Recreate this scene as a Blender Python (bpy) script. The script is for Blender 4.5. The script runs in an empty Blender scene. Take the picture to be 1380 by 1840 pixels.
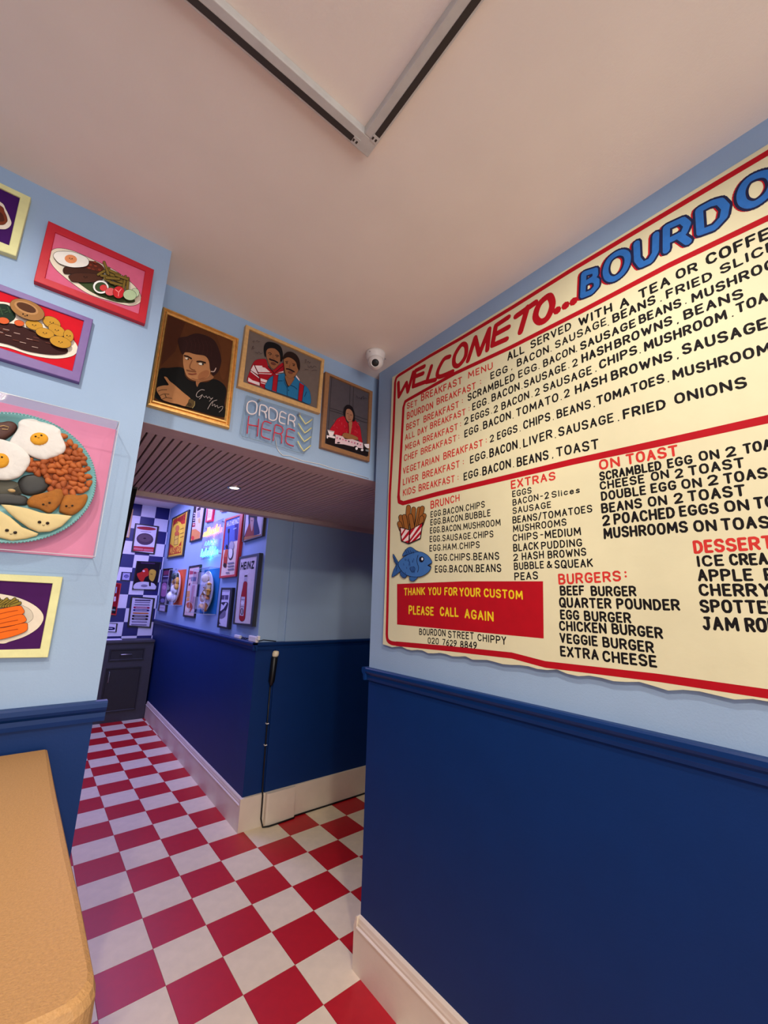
import bpy, bmesh, math, random
from mathutils import Vector, Matrix
from mathutils.geometry import tessellate_polygon
random.seed(7)
PI = math.pi
COL = bpy.context.scene.collection
SC = bpy.context.scene

# ------------------------------------------------------------------ camera
F_PX = 740.83                                    # focal length in pixels of a 1380x1840 frame
CAM = Vector((-0.60157, -3.20851, 1.50616))
RX = Vector((0.7766207604925742, -0.6293091506987891, 0.028812969626619833))     # right
RD = Vector((0.15839101573721454, 0.1507911051784658, -0.9757942040885415))      # down
RF = Vector((0.6097314822982893, 0.7623857523890551, 0.21678441837112095))       # forward
cd = bpy.data.cameras.new('camera'); cam = bpy.data.objects.new('camera', cd); COL.objects.link(cam)
cd.sensor_fit = 'VERTICAL'; cd.sensor_height = 36.0; cd.sensor_width = 27.0; cd.lens = F_PX / 1840 * 36.0
cd.clip_start = 0.02
m = Matrix.Identity(4)
for i in range(3):
    m[i][0] = RX[i]; m[i][1] = -RD[i]; m[i][2] = -RF[i]; m[i][3] = CAM[i]
cam.matrix_world = m
SC.camera = cam

# ------------------------------------------------------------------ world, lamps, exposure
w = bpy.data.worlds.new('world'); SC.world = w; w.use_nodes = True
w.node_tree.nodes['Background'].inputs[0].default_value = (0.75, 0.86, 1.0, 1)
w.node_tree.nodes['Background'].inputs[1].default_value = 1.0
SC.view_settings.view_transform = 'Standard'; SC.view_settings.look = 'None'
SC.view_settings.gamma = 1.0; SC.view_settings.exposure = 0.0
SC.view_settings.use_curve_mapping = False

def lamp(name, kind, loc, energy, color, target=None, size=0.05, spot=None, blend=0.5, sy=None):
    d = bpy.data.lights.new(name, kind); d.energy = energy; d.color = color
    if kind == 'AREA':
        d.size = size
        if sy: d.shape = 'RECTANGLE'; d.size_y = sy
    else: d.shadow_soft_size = size
    if kind == 'SPOT': d.spot_size = math.radians(spot); d.spot_blend = blend
    o = bpy.data.objects.new(name, d); COL.objects.link(o); o.location = loc
    if target is not None:
        o.rotation_euler = (Vector(target) - Vector(loc)).to_track_quat('-Z', 'Y').to_euler()
    return o
WARM = (1.0, 0.86, 0.66)
# heads of the track lights, plus an added fill spot (the track runs on above and behind the camera)
lamp('track_or_fill_lamp', 'SPOT', (-0.10, -3.02, 2.66), 35, (1.0, 0.93, 0.80), (0.66, -2.70, 1.75), 0.03, 120, 1.0)
lamp('track_or_fill_lamp', 'SPOT', (-0.07, -3.02, 2.66), 24, WARM, (0.5, -0.4, 0.0), 0.025, 85, 0.6)
lamp('track_or_fill_lamp', 'SPOT', (-0.90, -2.40, 2.66), 25, (1.0, 0.93, 0.82), (-0.68, -1.67, 1.60), 0.025, 115, 0.9)
lamp('track_or_fill_lamp', 'SPOT', (-1.00, -3.50, 2.66), 120, WARM, (-0.6, -3.2, 0.0), 0.04, 150, 1.0)  # general fill off the track, brightens the floor and bounces onto the ceiling
# unseen ambient fill added behind the camera, in the assumed shopfront opening
lamp('rear_ambient_fill', 'AREA', (-0.5, -5.35, 1.6), 40, (1.0, 0.95, 0.88), (-0.5, 0, 1.7), 1.9, sy=2.0)
# fluorescent tube on the ceiling of the back corridor
lamp('corridor_tube', 'AREA', (0.12, 1.6, 2.74), 54, (0.48, 0.43, 1.0), (0.12, 1.6, 0), 0.5, sy=2.6)

# ------------------------------------------------------------------ room numbers (metres)
H = 2.778; XL = -0.4311; YL = -1.6683; XR = 0.6766; YR = -1.5312; YH = -1.473; ZS = 2.159
XC = 0.6586; YC = -0.1925; YB = 3.40; DADO = 1.19; PHI = -0.01934852605413062
BW = 0.198

def ray(u, v): return RX * ((u - 690) / F_PX) + RD * ((v - 920) / F_PX) + RF
def at(u, v, ax, val):
    d = ray(u, v); return CAM + d * ((val - CAM[ax]) / d[ax])

# ------------------------------------------------------------------ materials
def lin(c):
    return tuple(((x / 255) / 12.92 if x / 255 <= 0.04045 else ((x / 255 + 0.055) / 1.055) ** 2.4) for x in c)
MATS = {}
def mat(name, rgb, rough=0.6, metal=0.0, vary=0.06, nscale=30, bump=0.0, bscale=60, emit=None, estr=1.0, coat=0.0, trans=0.0, ior=1.45, alpha=1.0, spec=None):
    if name in MATS: return MATS[name]
    mt = bpy.data.materials.new(name); mt.use_nodes = True; nt = mt.node_tree; b = nt.nodes['Principled BSDF']
    c = lin(rgb)
    b.inputs['Base Color'].default_value = (*c, 1); b.inputs['Roughness'].default_value = rough
    b.inputs['Metallic'].default_value = metal
    if spec is not None: b.inputs['Specular IOR Level'].default_value = spec
    if coat: b.inputs['Coat Weight'].default_value = coat
    if trans: b.inputs['Transmission Weight'].default_value = trans; b.inputs['IOR'].default_value = ior
    if alpha < 1: b.inputs['Alpha'].default_value = alpha
    if emit: b.inputs['Emission Color'].default_value = (*emit, 1); b.inputs['Emission Strength'].default_value = estr
    if vary or bump:
        tc = nt.nodes.new('ShaderNodeTexCoord')
        nz = nt.nodes.new('ShaderNodeTexNoise'); nz.inputs['Scale'].default_value = nscale; nz.inputs['Detail'].default_value = 4
        nt.links.new(tc.outputs['Object'], nz.inputs['Vector'])
        if vary:
            mr = nt.nodes.new('ShaderNodeMapRange'); mr.inputs[3].default_value = 1 - vary; mr.inputs[4].default_value = 1 + vary
            mr.inputs[1].default_value = 0.3; mr.inputs[2].default_value = 0.7
            nt.links.new(nz.outputs['Fac'], mr.inputs[0])
            vm = nt.nodes.new('ShaderNodeVectorMath'); vm.operation = 'SCALE'; vm.inputs[0].default_value = c
            nt.links.new(mr.outputs[0], vm.inputs['Scale']); nt.links.new(vm.outputs[0], b.inputs['Base Color'])
        if bump:
            n2 = nt.nodes.new('ShaderNodeTexNoise'); n2.inputs['Scale'].default_value = bscale; n2.inputs['Detail'].default_value = 5
            nt.links.new(tc.outputs['Object'], n2.inputs['Vector'])
            bp = nt.nodes.new('ShaderNodeBump'); bp.inputs['Strength'].default_value = bump; bp.inputs['Distance'].default_value = 0.002
            nt.links.new(n2.outputs['Fac'], bp.inputs['Height']); nt.links.new(bp.outputs[0], b.inputs['Normal'])
    MATS[name] = mt; return mt
def paint(rgb, rough=0.75, vary=0.05):
    return mat('paint_%d_%d_%d' % tuple(rgb), rgb, rough, vary=vary, nscale=40, spec=0.2)

M_WALL = mat('pale_blue_wall_paint', (153, 178, 210), 0.6, spec=0.3, vary=0.02, nscale=6, bump=0.25, bscale=180)
M_CEIL = mat('white_ceiling_paint', (242, 230, 220), 0.8, vary=0.02, nscale=5, bump=0.2, bscale=150)
M_NAVY = mat('royal_blue_dado_paint', (0, 44, 104), 0.55, spec=0.3, vary=0.04, nscale=8, bump=0.15, bscale=150)
M_CAP = mat('royal_blue_gloss_rail', (0, 46, 106), 0.45, spec=0.35, vary=0.03, nscale=20)
M_BASE = mat('white_skirting_paint', (230, 214, 196), 0.45, vary=0.03, nscale=12, bump=0.2, bscale=60)
M_RED = mat('red_vinyl_tile', (182, 14, 28), 0.42, vary=0.05, nscale=25)
M_CREAM = mat('cream_vinyl_tile', (230, 212, 184), 0.42, vary=0.05, nscale=18)
M_GAP = mat('tile_gap', (200, 120, 115), 0.7)
M_SLAT = mat('mauve_brown_slat', (206, 178, 170), 0.55, vary=0.05, nscale=20)
M_DARK = mat('slat_groove_dark', (50, 32, 30), 0.8)
M_METAL = mat('track_grey_metal', (205, 203, 198), 0.4, 0.15)
M_SLOT = mat('track_slot_dark', (52, 46, 42), 0.5)
M_WHITE = mat('white_plastic', (232, 226, 222), 0.35, vary=0.02)
M_BLACK = mat('black_plastic', (12, 12, 14), 0.4)
M_GOLD = mat('gold_leaf', (226, 174, 98), 0.38, 0.6, vary=0.15, nscale=70, bump=0.4, bscale=120)
M_OAK = mat('light_oak', (206, 162, 104), 0.5, vary=0.1, nscale=60)
M_OAK2 = mat('brown_oak', (150, 105, 68), 0.5, vary=0.1, nscale=60)
M_TAN = mat('tan_counter_top', (180, 136, 86), 0.6, vary=0.1, nscale=260, bump=0.5, bscale=400)
M_GREY = mat('charcoal_cabinet', (56, 56, 64), 0.5, vary=0.08, nscale=30)
M_GREYD = mat('black_cabinet_panel', (34, 34, 38), 0.55, vary=0.1, nscale=40)
M_STEEL = mat('brushed_steel', (180, 180, 182), 0.3, 0.9)
M_ACRYL = None
def acrylic():
    mt = bpy.data.materials.new('clear_acrylic'); mt.use_nodes = True; nt = mt.node_tree; nt.nodes.clear()
    out = nt.nodes.new('ShaderNodeOutputMaterial'); mix = nt.nodes.new('ShaderNodeMixShader')
    tr = nt.nodes.new('ShaderNodeBsdfTransparent'); tr.inputs[0].default_value = (0.93, 0.94, 0.95, 1)
    gl = nt.nodes.new('ShaderNodeBsdfGlossy'); gl.inputs['Roughness'].default_value = 0.03
    fr = nt.nodes.new('ShaderNodeFresnel'); fr.inputs[0].default_value = 1.18
    sc = nt.nodes.new('ShaderNodeMath'); sc.operation = 'MULTIPLY'; sc.inputs[1].default_value = 0.35
    nt.links.new(fr.outputs[0], sc.inputs[0]); nt.links.new(sc.outputs[0], mix.inputs[0]); nt.links.new(tr.outputs[0], mix.inputs[1]); nt.links.new(gl.outputs[0], mix.inputs[2])
    nt.links.new(mix.outputs[0], out.inputs[0]); return mt
M_ACRYL = acrylic()
M_AEDGE = mat('acrylic_edge', (205, 214, 222), 0.2, alpha=0.55, vary=0)

# ------------------------------------------------------------------ mesh helpers
class MB:
    def __init__(s): s.v = []; s.f = []; s.m = []; s.mats = []
    def mi(s, mt):
        if mt not in s.mats: s.mats.append(mt)
        return s.mats.index(mt)
    def face(s, pts, mt):
        n = len(s.v); s.v += [tuple(p) for p in pts]; s.f.append(tuple(range(n, n + len(pts)))); s.m.append(s.mi(mt))
    def idx(s, verts, faces, mt):
        n = len(s.v); s.v += [tuple(p) for p in verts]; k = s.mi(mt)
        for f in faces: s.f.append(tuple(n + i for i in f)); s.m.append(k)
    def box(s, a, b, mt):
        x0, y0, z0 = a; x1, y1, z1 = b
        if x0 > x1: x0, x1 = x1, x0
        if y0 > y1: y0, y1 = y1, y0
        if z0 > z1: z0, z1 = z1, z0
        v = [(x0, y0, z0), (x1, y0, z0), (x1, y1, z0), (x0, y1, z0), (x0, y0, z1), (x1, y0, z1), (x1, y1, z1), (x0, y1, z1)]
        s.idx(v, [(0, 3, 2, 1), (4, 5, 6, 7), (0, 1, 5, 4), (1, 2, 6, 5), (2, 3, 7, 6), (3, 0, 4, 7)], mt); return s
    def loft(s, rings, mt, closed=True, capa=True, capb=True):
        n = len(s.v); L = len(rings[0]); k = s.mi(mt)
        for r in rings: s.v += [tuple(p) for p in r]
        for a in range(len(rings) - 1):
            for i in range(L if closed else L - 1):
                j = (i + 1) % L
                s.f.append((n + a * L + i, n + a * L + j, n + (a + 1) * L + j, n + (a + 1) * L + i)); s.m.append(k)
        if capa: s.f.append(tuple(n + i for i in reversed(range(L)))); s.m.append(k)
        if capb: s.f.append(tuple(n + (len(rings) - 1) * L + i for i in range(L))); s.m.append(k)
        return s
    def tube(s, pts, r, mt, seg=8):
        pts = [Vector(p) for p in pts]; rings = []
        for i, p in enumerate(pts):
            d = (pts[min(i + 1, len(pts) - 1)] - pts[max(i - 1, 0)]).normalized()
            u = d.cross(Vector((0.31, 0.17, 0.93))).normalized(); v2 = d.cross(u)
            rings.append([p + (u * math.cos(2 * PI * k / seg) + v2 * math.sin(2 * PI * k / seg)) * r for k in range(seg)])
        return s.loft(rings, mt)
    def build(s, name, parent=None, smooth=False, bevel=0.0, loc=None):
        me = bpy.data.meshes.new(name); me.from_pydata(s.v, [], s.f)
        for mt in s.mats: me.materials.append(mt)
        me.polygons.foreach_set('material_index', s.m)
        if smooth: me.polygons.foreach_set('use_smooth', [True] * len(me.polygons))
        me.update(); o = bpy.data.objects.new(name, me); COL.objects.link(o)
        if loc is not None:
            L = Vector(loc)
            for vv in me.vertices: vv.co -= L
            o.location = L
        if parent:
            o.parent = parent
            o.matrix_parent_inverse = Matrix.Translation(-world_loc(parent))
        if bevel:
            b = o.modifiers.new('bevel', 'BEVEL'); b.width = bevel; b.segments = 2; b.limit_method = 'ANGLE'
        return o
def world_loc(o): return Vector(o.location)          # every object keeps world coordinates through its inverse
def tag(o, label=None, cat=None, group=None, kind=None):
    if label: o['label'] = label
    if cat: o['category'] = cat
    if group: o['group'] = group
    if kind: o['kind'] = kind
    return o
def thing(name, label, cat, loc, group=None):
    o = bpy.data.objects.new(name, None); COL.objects.link(o); o.location = loc; o.empty_display_size = 0.05
    return tag(o, label, cat, group)
def struct(o): o['kind'] = 'structure'; return o
def boxo(name, a, b, mt, parent=None, bevel=0): return MB().box(a, b, mt).build(name, parent, bevel=bevel)

def catmull(p, closed=True, n=5):
    out = []; L = len(p)
    rng = range(L) if closed else range(L - 1)
    for i in rng:
        if closed: a, b, c, d = p[(i - 1) % L], p[i], p[(i + 1) % L], p[(i + 2) % L]
        else: a, b, c, d = p[max(i - 1, 0)], p[i], p[i + 1], p[min(i + 2, L - 1)]
        for k in range(n):
            t = k / n
            out.append(tuple(0.5 * ((2 * b[j]) + (-a[j] + c[j]) * t + (2 * a[j] - 5 * b[j] + 4 * c[j] - d[j]) * t * t + (-a[j] + 3 * b[j] - 3 * c[j] + d[j]) * t ** 3) for j in (0, 1)))
    if not closed: out.append(tuple(p[-1]))
    return out
def ribbon(pts, w):
    """2-D ribbon with round joints: list of polygons."""
    out = []
    closed = len(pts) > 2 and math.hypot(pts[0][0] - pts[-1][0], pts[0][1] - pts[-1][1]) < 1e-6
    for i in range(len(pts) - 1):
        (x0, y0), (x1, y1) = pts[i], pts[i + 1]; dx, dy = x1 - x0, y1 - y0; L = math.hypot(dx, dy)
        if L < 1e-9: continue
        nx, ny = -dy / L * w / 2, dx / L * w / 2
        out.append([(x0 + nx, y0 + ny), (x1 + nx, y1 + ny), (x1 - nx, y1 - ny), (x0 - nx, y0 - ny)])
        out.append([(x0 + math.cos(k * PI / 4) * w / 2, y0 + math.sin(k * PI / 4) * w / 2) for k in range(8)])
    x, y = pts[-1]
    if not closed: out.append([(x + math.cos(k * PI / 4) * w / 2, y + math.sin(k * PI / 4) * w / 2) for k in range(8)])
    return out

# crops of the photograph: origin and scale, so that measurements can be typed as read
CROPS = dict(L=(0, 300, 4.3125), L2=(0, 680, 3.406), L6=(0, 690, 5.75), G1=(260, 540, 7.667), G2=(425, 570, 8.364), G3=(570, 650, 9.2),
             G4=(420, 690, 8.625), K1=(180, 880, 11.5), K2=(180, 1020, 11.5), K3=(290, 890, 12.264), K4=(350, 900, 9.857), K5=(270, 1000, 10.615),
             K6=(370, 980, 9.685), M1=(690, 600, 3.943), M2=(1030, 380, 3.943), M3=(1030, 620, 3.943), M4=(690, 880, 5.935), M5=(890, 820, 6.0),
             M6=(1060, 780, 4.3125), M7=(690, 480, 3.73), M8=(1020, 260, 3.833), D=(980, 860, 3.45), CC=(680, 840, 3.286), PX=(0, 0, 1), N=(150, 1130, 9.2))
def crop(c, x, y): o = CROPS[c]; return o[0] + x / o[2], o[1] + y / o[2]

STG = [((k * 7) % 23) * 0.6e-5 for k in range(23)]           # hairline steps so that overlapping brush strokes never share a plane
class Art:
    """flat print or paint laid in very thin coats on a surface of the room"""
    def __init__(s, ax, val, sgn, cr='PX', step=0.00022):
        s.ax = ax; s.val = val; s.sgn = sgn; s.cr = cr; s.k = 0; s.mb = MB(); s.step = step; s.n = 0; s.hold = False
    def P(s, x, y, extra=0.0):
        u, v = crop(s.cr, x, y); p = at(u, v, s.ax, s.val); p[s.ax] += s.sgn * (s.k * s.step + extra); return p
    def Q(s, x, y):                               # plane coordinates (a, b)
        p = at(*crop(s.cr, x, y), s.ax, s.val); return (p[1 - s.ax], p[2])
    def R(s, a, b):                               # back to 3-D
        p = [0, 0, b]; p[1 - s.ax] = a; p[s.ax] = s.val + s.sgn * s.k * s.step; return Vector(p)
    def piece(s, f, mt):
        s.n = (s.n + 1) % 23; e = s.sgn * STG[s.n]; out = []
        for p in f:
            q = s.R(*p); q[s.ax] += e; out.append(q)
        s.mb.face(out, mt)
    def _poly3(s, pts, mt):
        tris = tessellate_polygon([[Vector((p[1 - s.ax], p[2], 0)) for p in pts]])
        s.mb.idx(pts, tris, mt)
    def poly(s, pts, mt):
        if isinstance(mt, tuple): mt = paint(mt)
        s.k += 1; s._poly3([s.P(*p) for p in pts], mt)
    def blob(s, pts, mt, line=0, lc=(20, 12, 12)):
        c = catmull(pts)
        if line: s.line(c + [c[0]], line, lc)
        s.poly(c, mt)
    def ell(s, cx, cy, rx, ry, mt, ang=0, line=0, lc=(20, 12, 12), n=20):
        a = math.radians(ang)
        pts = [(cx + rx * math.cos(t) * math.cos(a) - ry * math.sin(t) * math.sin(a), cy + rx * math.cos(t) * math.sin(a) + ry * math.sin(t) * math.cos(a)) for t in [2 * PI * k / n for k in range(n)]]
        if line: s.line(pts + [pts[0]], line, lc)
        s.poly(pts, mt)
    def line(s, pts, w, mt, smooth=False):
        if isinstance(mt, tuple): mt = paint(mt)
        if smooth: pts = catmull(pts, False)
        s.k += 1
        for i, f in enumerate(ribbon(pts, w)): s.mb.face([s.P(*p, extra=STG[i % 23]) for p in f], mt)
    def wline(s, pts, w, mt, smooth=False, closed=False):          # width in metres
        if isinstance(mt, tuple): mt = paint(mt)
        q = [s.Q(*p) for p in pts]
        if smooth: q = catmull(q, closed)
        if closed: q.append(q[0])
        if not s.hold: s.k += 1
        for f in ribbon(q, w): s.piece(f, mt)
    def face_dots(s, ex, ey, ex2, ey2, r):
        s.ell(ex, ey, r, r, (25, 14, 10), n=8); s.ell(ex2, ey2, r, r, (25, 14, 10), n=8)
        s.line([((ex + ex2) / 2 - r, (ey + ey2) / 2 + r * 1.4), ((ex + ex2) / 2, (ey + ey2) / 2 + r * 1.9), ((ex + ex2) / 2 + r, (ey + ey2) / 2 + r * 1.4)], max(1, r * .5), (40, 20, 15))
    def text(s, cr, word, x0, y0, x1, y1, h0, h1, mt, weight=0.155, slant=0.0):
        if isinstance(mt, tuple): mt = paint(mt)
        old = s.cr; s.cr = cr
        a0, a1 = s.Q(x0, y0), s.Q(x1, y1); u0, u1 = s.Q(x0, y0 - h0), s.Q(x1, y1 - h1); s.cr = old
        H0 = u0[1] - a0[1]; H1 = u1[1] - a1[1]
        tot = 0
        for ch in word: tot += GW.get(ch, 0.62) + 0.24
        tot -= 0.24; x = 0.0
        for ch in word:
            gw = GW.get(ch, 0.62)
            jx, jy = random.uniform(-.012, .012), random.uniform(-.02, .02)
            for st in GL.get(ch, []):
                q = []
                for (gx, gy) in st:
                    t = (x + gw * (0.07 + 0.86 * gx) + slant * gy) / tot + jx * 0.1
                    gy2 = 0.07 + 0.86 * gy + jy
                    q.append((a0[0] + (a1[0] - a0[0]) * t, a0[1] + (a1[1] - a0[1]) * t + (H0 + (H1 - H0) * t) * gy2))
                t = x / tot; ww = weight * (H0 + (H1 - H0) * t)
                for f in ribbon(q, ww): s.piece(f, mt)
            x += gw + 0.24
GW = {'I': 0.1, '.': 0.12, ',': 0.12, ':': 0.12, '-': 0.4, ' ': 0.3, 'M': 0.85, 'W': 0.95, 'N': 0.66, 'i': 0.1, 'l': 0.1, 'c': 0.48, 'e': 0.5, 's': 0.46, '/': 0.45, 'L': 0.5, 'E': 0.5, 'F': 0.5, 'O': 0.66, 'Q': 0.7, 'G': 0.64, 'J': 0.5, "'": 0.1, '1': 0.1}
_O = [(.3, 0), (.08, .15), (0, .35), (0, .65), (.08, .85), (.3, 1), (.7, 1), (.92, .85), (1, .65), (1, .35), (.92, .15), (.7, 0), (.3, 0)]
GL = {
 'A': [[(0, 0), (.5, 1), (1, 0)], [(.2, .34), (.8, .34)]],
 'B': [[(0, 0), (0, 1), (.62, 1), (.9, .88), (.9, .66), (.62, .53), (0, .53)], [(.62, .53), (1, .4), (1, .14), (.7, 0), (0, 0)]],
 'C': [[(1, .8), (.8, .97), (.5, 1), (.2, .93), (.02, .7), (.02, .3), (.2, .07), (.5, 0), (.8, .03), (1, .2)]],
 'D': [[(0, 0), (0, 1), (.5, 1), (.88, .82), (1, .5), (.88, .18), (.5, 0), (0, 0)]],
 'E': [[(1, 1), (0, 1), (0, 0), (1, 0)], [(0, .52), (.85, .52)]],
 'F': [[(1, 1), (0, 1), (0, 0)], [(0, .52), (.85, .52)]],
 'G': [[(1, .8), (.8, .97), (.5, 1), (.2, .93), (.02, .7), (.02, .3), (.2, .07), (.5, 0), (.8, .03), (1, .2), (1, .43), (.58, .43)]],
 'H': [[(0, 0), (0, 1)], [(1, 0), (1, 1)], [(0, .5), (1, .5)]],
 'I': [[(.5, 0), (.5, 1)]],
 'J': [[(.3, 1), (1, 1)], [(.75, 1), (.75, .2), (.5, 0), (.2, .03), (0, .2)]],
 'K': [[(0, 0), (0, 1)], [(1, 1), (0, .45)], [(.3, .6), (1, 0)]],
 'L': [[(0, 1), (0, 0), (1, 0)]],
 'M': [[(0, 0), (.06, 1), (.5, .25), (.94, 1), (1, 0)]],
 'N': [[(0, 0), (0, 1), (1, 0), (1, 1)]],
 'O': [_O], '0': [_O],
 'P': [[(0, 0), (0, 1), (.65, 1), (.97, .87), (.97, .6), (.65, .46), (0, .46)]],
 'Q': [_O, [(.6, .3), (1.05, -.06)]],
 'R': [[(0, 0), (0, 1), (.65, 1), (.97, .87), (.97, .6), (.65, .47), (0, .47)], [(.5, .47), (1, 0)]],
 'S': [[(.97, .84), (.75, 1), (.3, 1), (.03, .84), (.05, .63), (.3, .54), (.7, .47), (.97, .37), (.97, .15), (.72, 0), (.27, 0), (0, .16)]],
 'T': [[(0, 1), (1, 1)], [(.5, 1), (.5, 0)]],
 'U': [[(0, 1), (0, .25), (.2, .03), (.5, 0), (.8, .03), (1, .25), (1, 1)]],
 'V': [[(0, 1), (.5, 0), (1, 1)]],
 'W': [[(0, 1), (.25, 0), (.5, .75), (.75, 0), (1, 1)]],
 'X': [[(0, 0), (1, 1)], [(0, 1), (1, 0)]],
 'Y': [[(0, 1), (.5, .5), (1, 1)], [(.5, .5), (.5, 0)]],
 'Z': [[(0, 1), (1, 1), (0, 0), (1, 0)]],
 '2': [[(0, .8), (.2, .98), (.7, 1), (1, .8), (.9, .55), (0, 0), (1, 0)]],
 '4': [[(.75, 0), (.75, 1), (0, .3), (1, .3)]],
 '6': [[(.85, 1), (.3, .75), (0, .35), (.15, .05), (.5, 0), (.9, .08), (1, .35), (.8, .55), (.4, .55), (.05, .35)]],
 '7': [[(0, 1), (1, 1), (.3, 0)]],
 '8': [[(.5, .53), (.1, .65), (.1, .9), (.5, 1), (.9, .9), (.9, .65), (.5, .53), (0, .38), (.05, .1), (.5, 0), (.95, .1), (1, .38), (.5, .53)]],
 '9': [[(.15, 0), (.7, .25), (1, .65), (.85, .95), (.5, 1), (.1, .92), (0, .65), (.2, .45), (.6, .45), (.95, .65)]],
 '.': [[(.5, .02), (.5, .05)]], ',': [[(.6, .05), (.3, -.12)]], ':': [[(.5, .2), (.5, .22)], [(.5, .7), (.5, .72)]],
 '-': [[(0, .48), (1, .48)]], '/': [[(0, -.1), (1, 1.05)]], "'": [[(.5, 1), (.5, .8)]],
 '&': [[(1, 0), (.2, .8), (.35, 1), (.6, .95), (.6, .75), (.1, .4), (.05, .1), (.4, 0), (.8, .15), (1, .42)]],
 'l': [[(.5, 0), (.5, 1)]], 'i': [[(.5, 0), (.5, .62)], [(.5, .86), (.5, .88)]],
 'c': [[(1, .5), (.6, .65), (.1, .5), (.05, .15), (.5, 0), (1, .12)]],
 'e': [[(.05, .33), (.95, .36), (.85, .58), (.5, .66), (.1, .5), (.05, .15), (.5, 0), (.95, .12)]],
 's': [[(.95, .55), (.5, .66), (.1, .52), (.3, .36), (.8, .28), (.95, .12), (.5, 0), (0, .1)]],
}
BLACK = (22, 18, 20)

# ================================================================== THE SETTING
def wall(name, x0, x1, y0, y1, z1=H, lower=M_NAVY):
    b = MB(); b.box((x0, y0, 0), (x1, y1, DADO), lower); b.box((x0, y0, DADO), (x1, y1, z1), M_WALL)
    return struct(b.build(name))
BACK = -5.4
wall('wall_right', XR, XR + 0.12, BACK, YR)
wall('wall_passage_front', XR + 0.12, 2.1, YR - 0.12, YR)
wall('wall_left', -2.6, XL, YL, YL + 0.12)
wall('wall_corridor_left', XL - 0.12, XL, YL + 0.12, YB)
wall('wall_passage_end', 1.98, 2.1, YR, YC)
wall('wall_passage_back', XC, 2.1, YC, YC + 0.12)
wall('wall_corridor_right', XC, XC + 0.12, YC + 0.12, YB)
wall('wall_far_left', -2.72, -2.6, BACK, YL + 0.12)
b = MB()      # unseen street side, with an opening added to let soft light in
b.box((-2.72, BACK - 0.12, 0), (0.8, BACK, 0.5), M_NAVY); b.box((-2.72, BACK - 0.12, 2.5), (0.8, BACK, H), M_WALL)
b.box((-2.72, BACK - 0.12, 0.5), (-1.7, BACK, 2.5), M_WALL); b.box((0.5, BACK - 0.12, 0.5), (0.8, BACK, 2.5), M_WALL)
struct(b.build('wall_street'))
struct(boxo('ceiling', (-2.8, BACK - 0.2, H), (2.2, YB + 0.2, H + 0.1), M_CEIL))

# floor: slab, then every tile in view a piece of its own
slab = struct(boxo('floor', (-2.8, BACK - 0.2, -0.12), (2.2, YB + 0.2, -0.004), M_GAP))
TS = 0.225; ASP = 1.0051; cph, sph = math.cos(PHI), math.sin(PHI)
def tw(X, Y):                                  # tile grid -> room
    X, Y = X * TS, Y * TS * ASP
    return (X * cph + Y * sph, -X * sph + Y * cph)
def inside(x, y):
    if y < YL: return -2.6 < x < XR + 0.12
    if y < YR: return XL - 0.1 < x < XR + 0.12
    if y < YC: return XL - 0.1 < x < 2.1
    return XL - 0.1 < x < XC + 0.12 and y < YB
def scr(p):
    q = Vector(p) - CAM; z = q.dot(RF)
    if z < 0.05: return None
    return (690 + F_PX * q.dot(RX) / z, 920 + F_PX * q.dot(RD) / z)
cand = []; rest = []
for i in range(-14, 11):
    for j in range(-26, 17):
        cx, cy = tw(i + .5, j + .5)
        if not inside(cx, cy): continue
        c = scr((cx, cy, 0)); red = (i + j) % 2 == 0
        if c and -120 < c[0] < 1100 and 1200 < c[1] < 2050 and not (cy < YL and cx < -0.75): cand.append(((Vector((cx, cy, 0)) - CAM).length, i, j, red))
        else: rest.append((i, j, red))
cand.sort()
rest += [(i, j, r) for _, i, j, r in cand[295:]]
def tile_mesh(mt):
    g = 0.0007; a = tw(1, 0); c = tw(0, 1); bm = MB()
    o = Vector((a[0] + c[0], a[1] + c[1], 0)) / 2
    def pt(u, v, z): return Vector((a[0] * u + c[0] * v, a[1] * u + c[1] * v, z)) - Vector((o.x, o.y, 0))
    e = g / TS
    r0 = [pt(u, v, -0.004) for u, v in ((e, e), (1 - e, e), (1 - e, 1 - e), (e, 1 - e))]
    r1 = [pt(u, v, 0.0) for u, v in ((e, e), (1 - e, e), (1 - e, 1 - e), (e, 1 - e))]
    bm.loft([r0, r1], mt); return bm
tm = {r: tile_mesh(M_RED if r else M_CREAM) for r in (True, False)}
proto = {}
for _, i, j, r in cand[:295]:
    cx, cy = tw(i + .5, j + .5)
    if r not in proto:
        proto[r] = tm[r].build('floor_tile'); o = proto[r]
    else: o = bpy.data.objects.new('floor_tile', proto[r].data); COL.objects.link(o)
    o.location = (cx, cy, 0); o.parent = slab
b = MB()
for i, j, r in rest:
    cx, cy = tw(i + .5, j + .5); q = tm[r]
    b.idx([(v[0] + cx, v[1] + cy, v[2]) for v in q.v], q.f, M_RED if r else M_CREAM)
o = b.build('floor_tiles', slab); o['kind'] = 'stuff'

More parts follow.
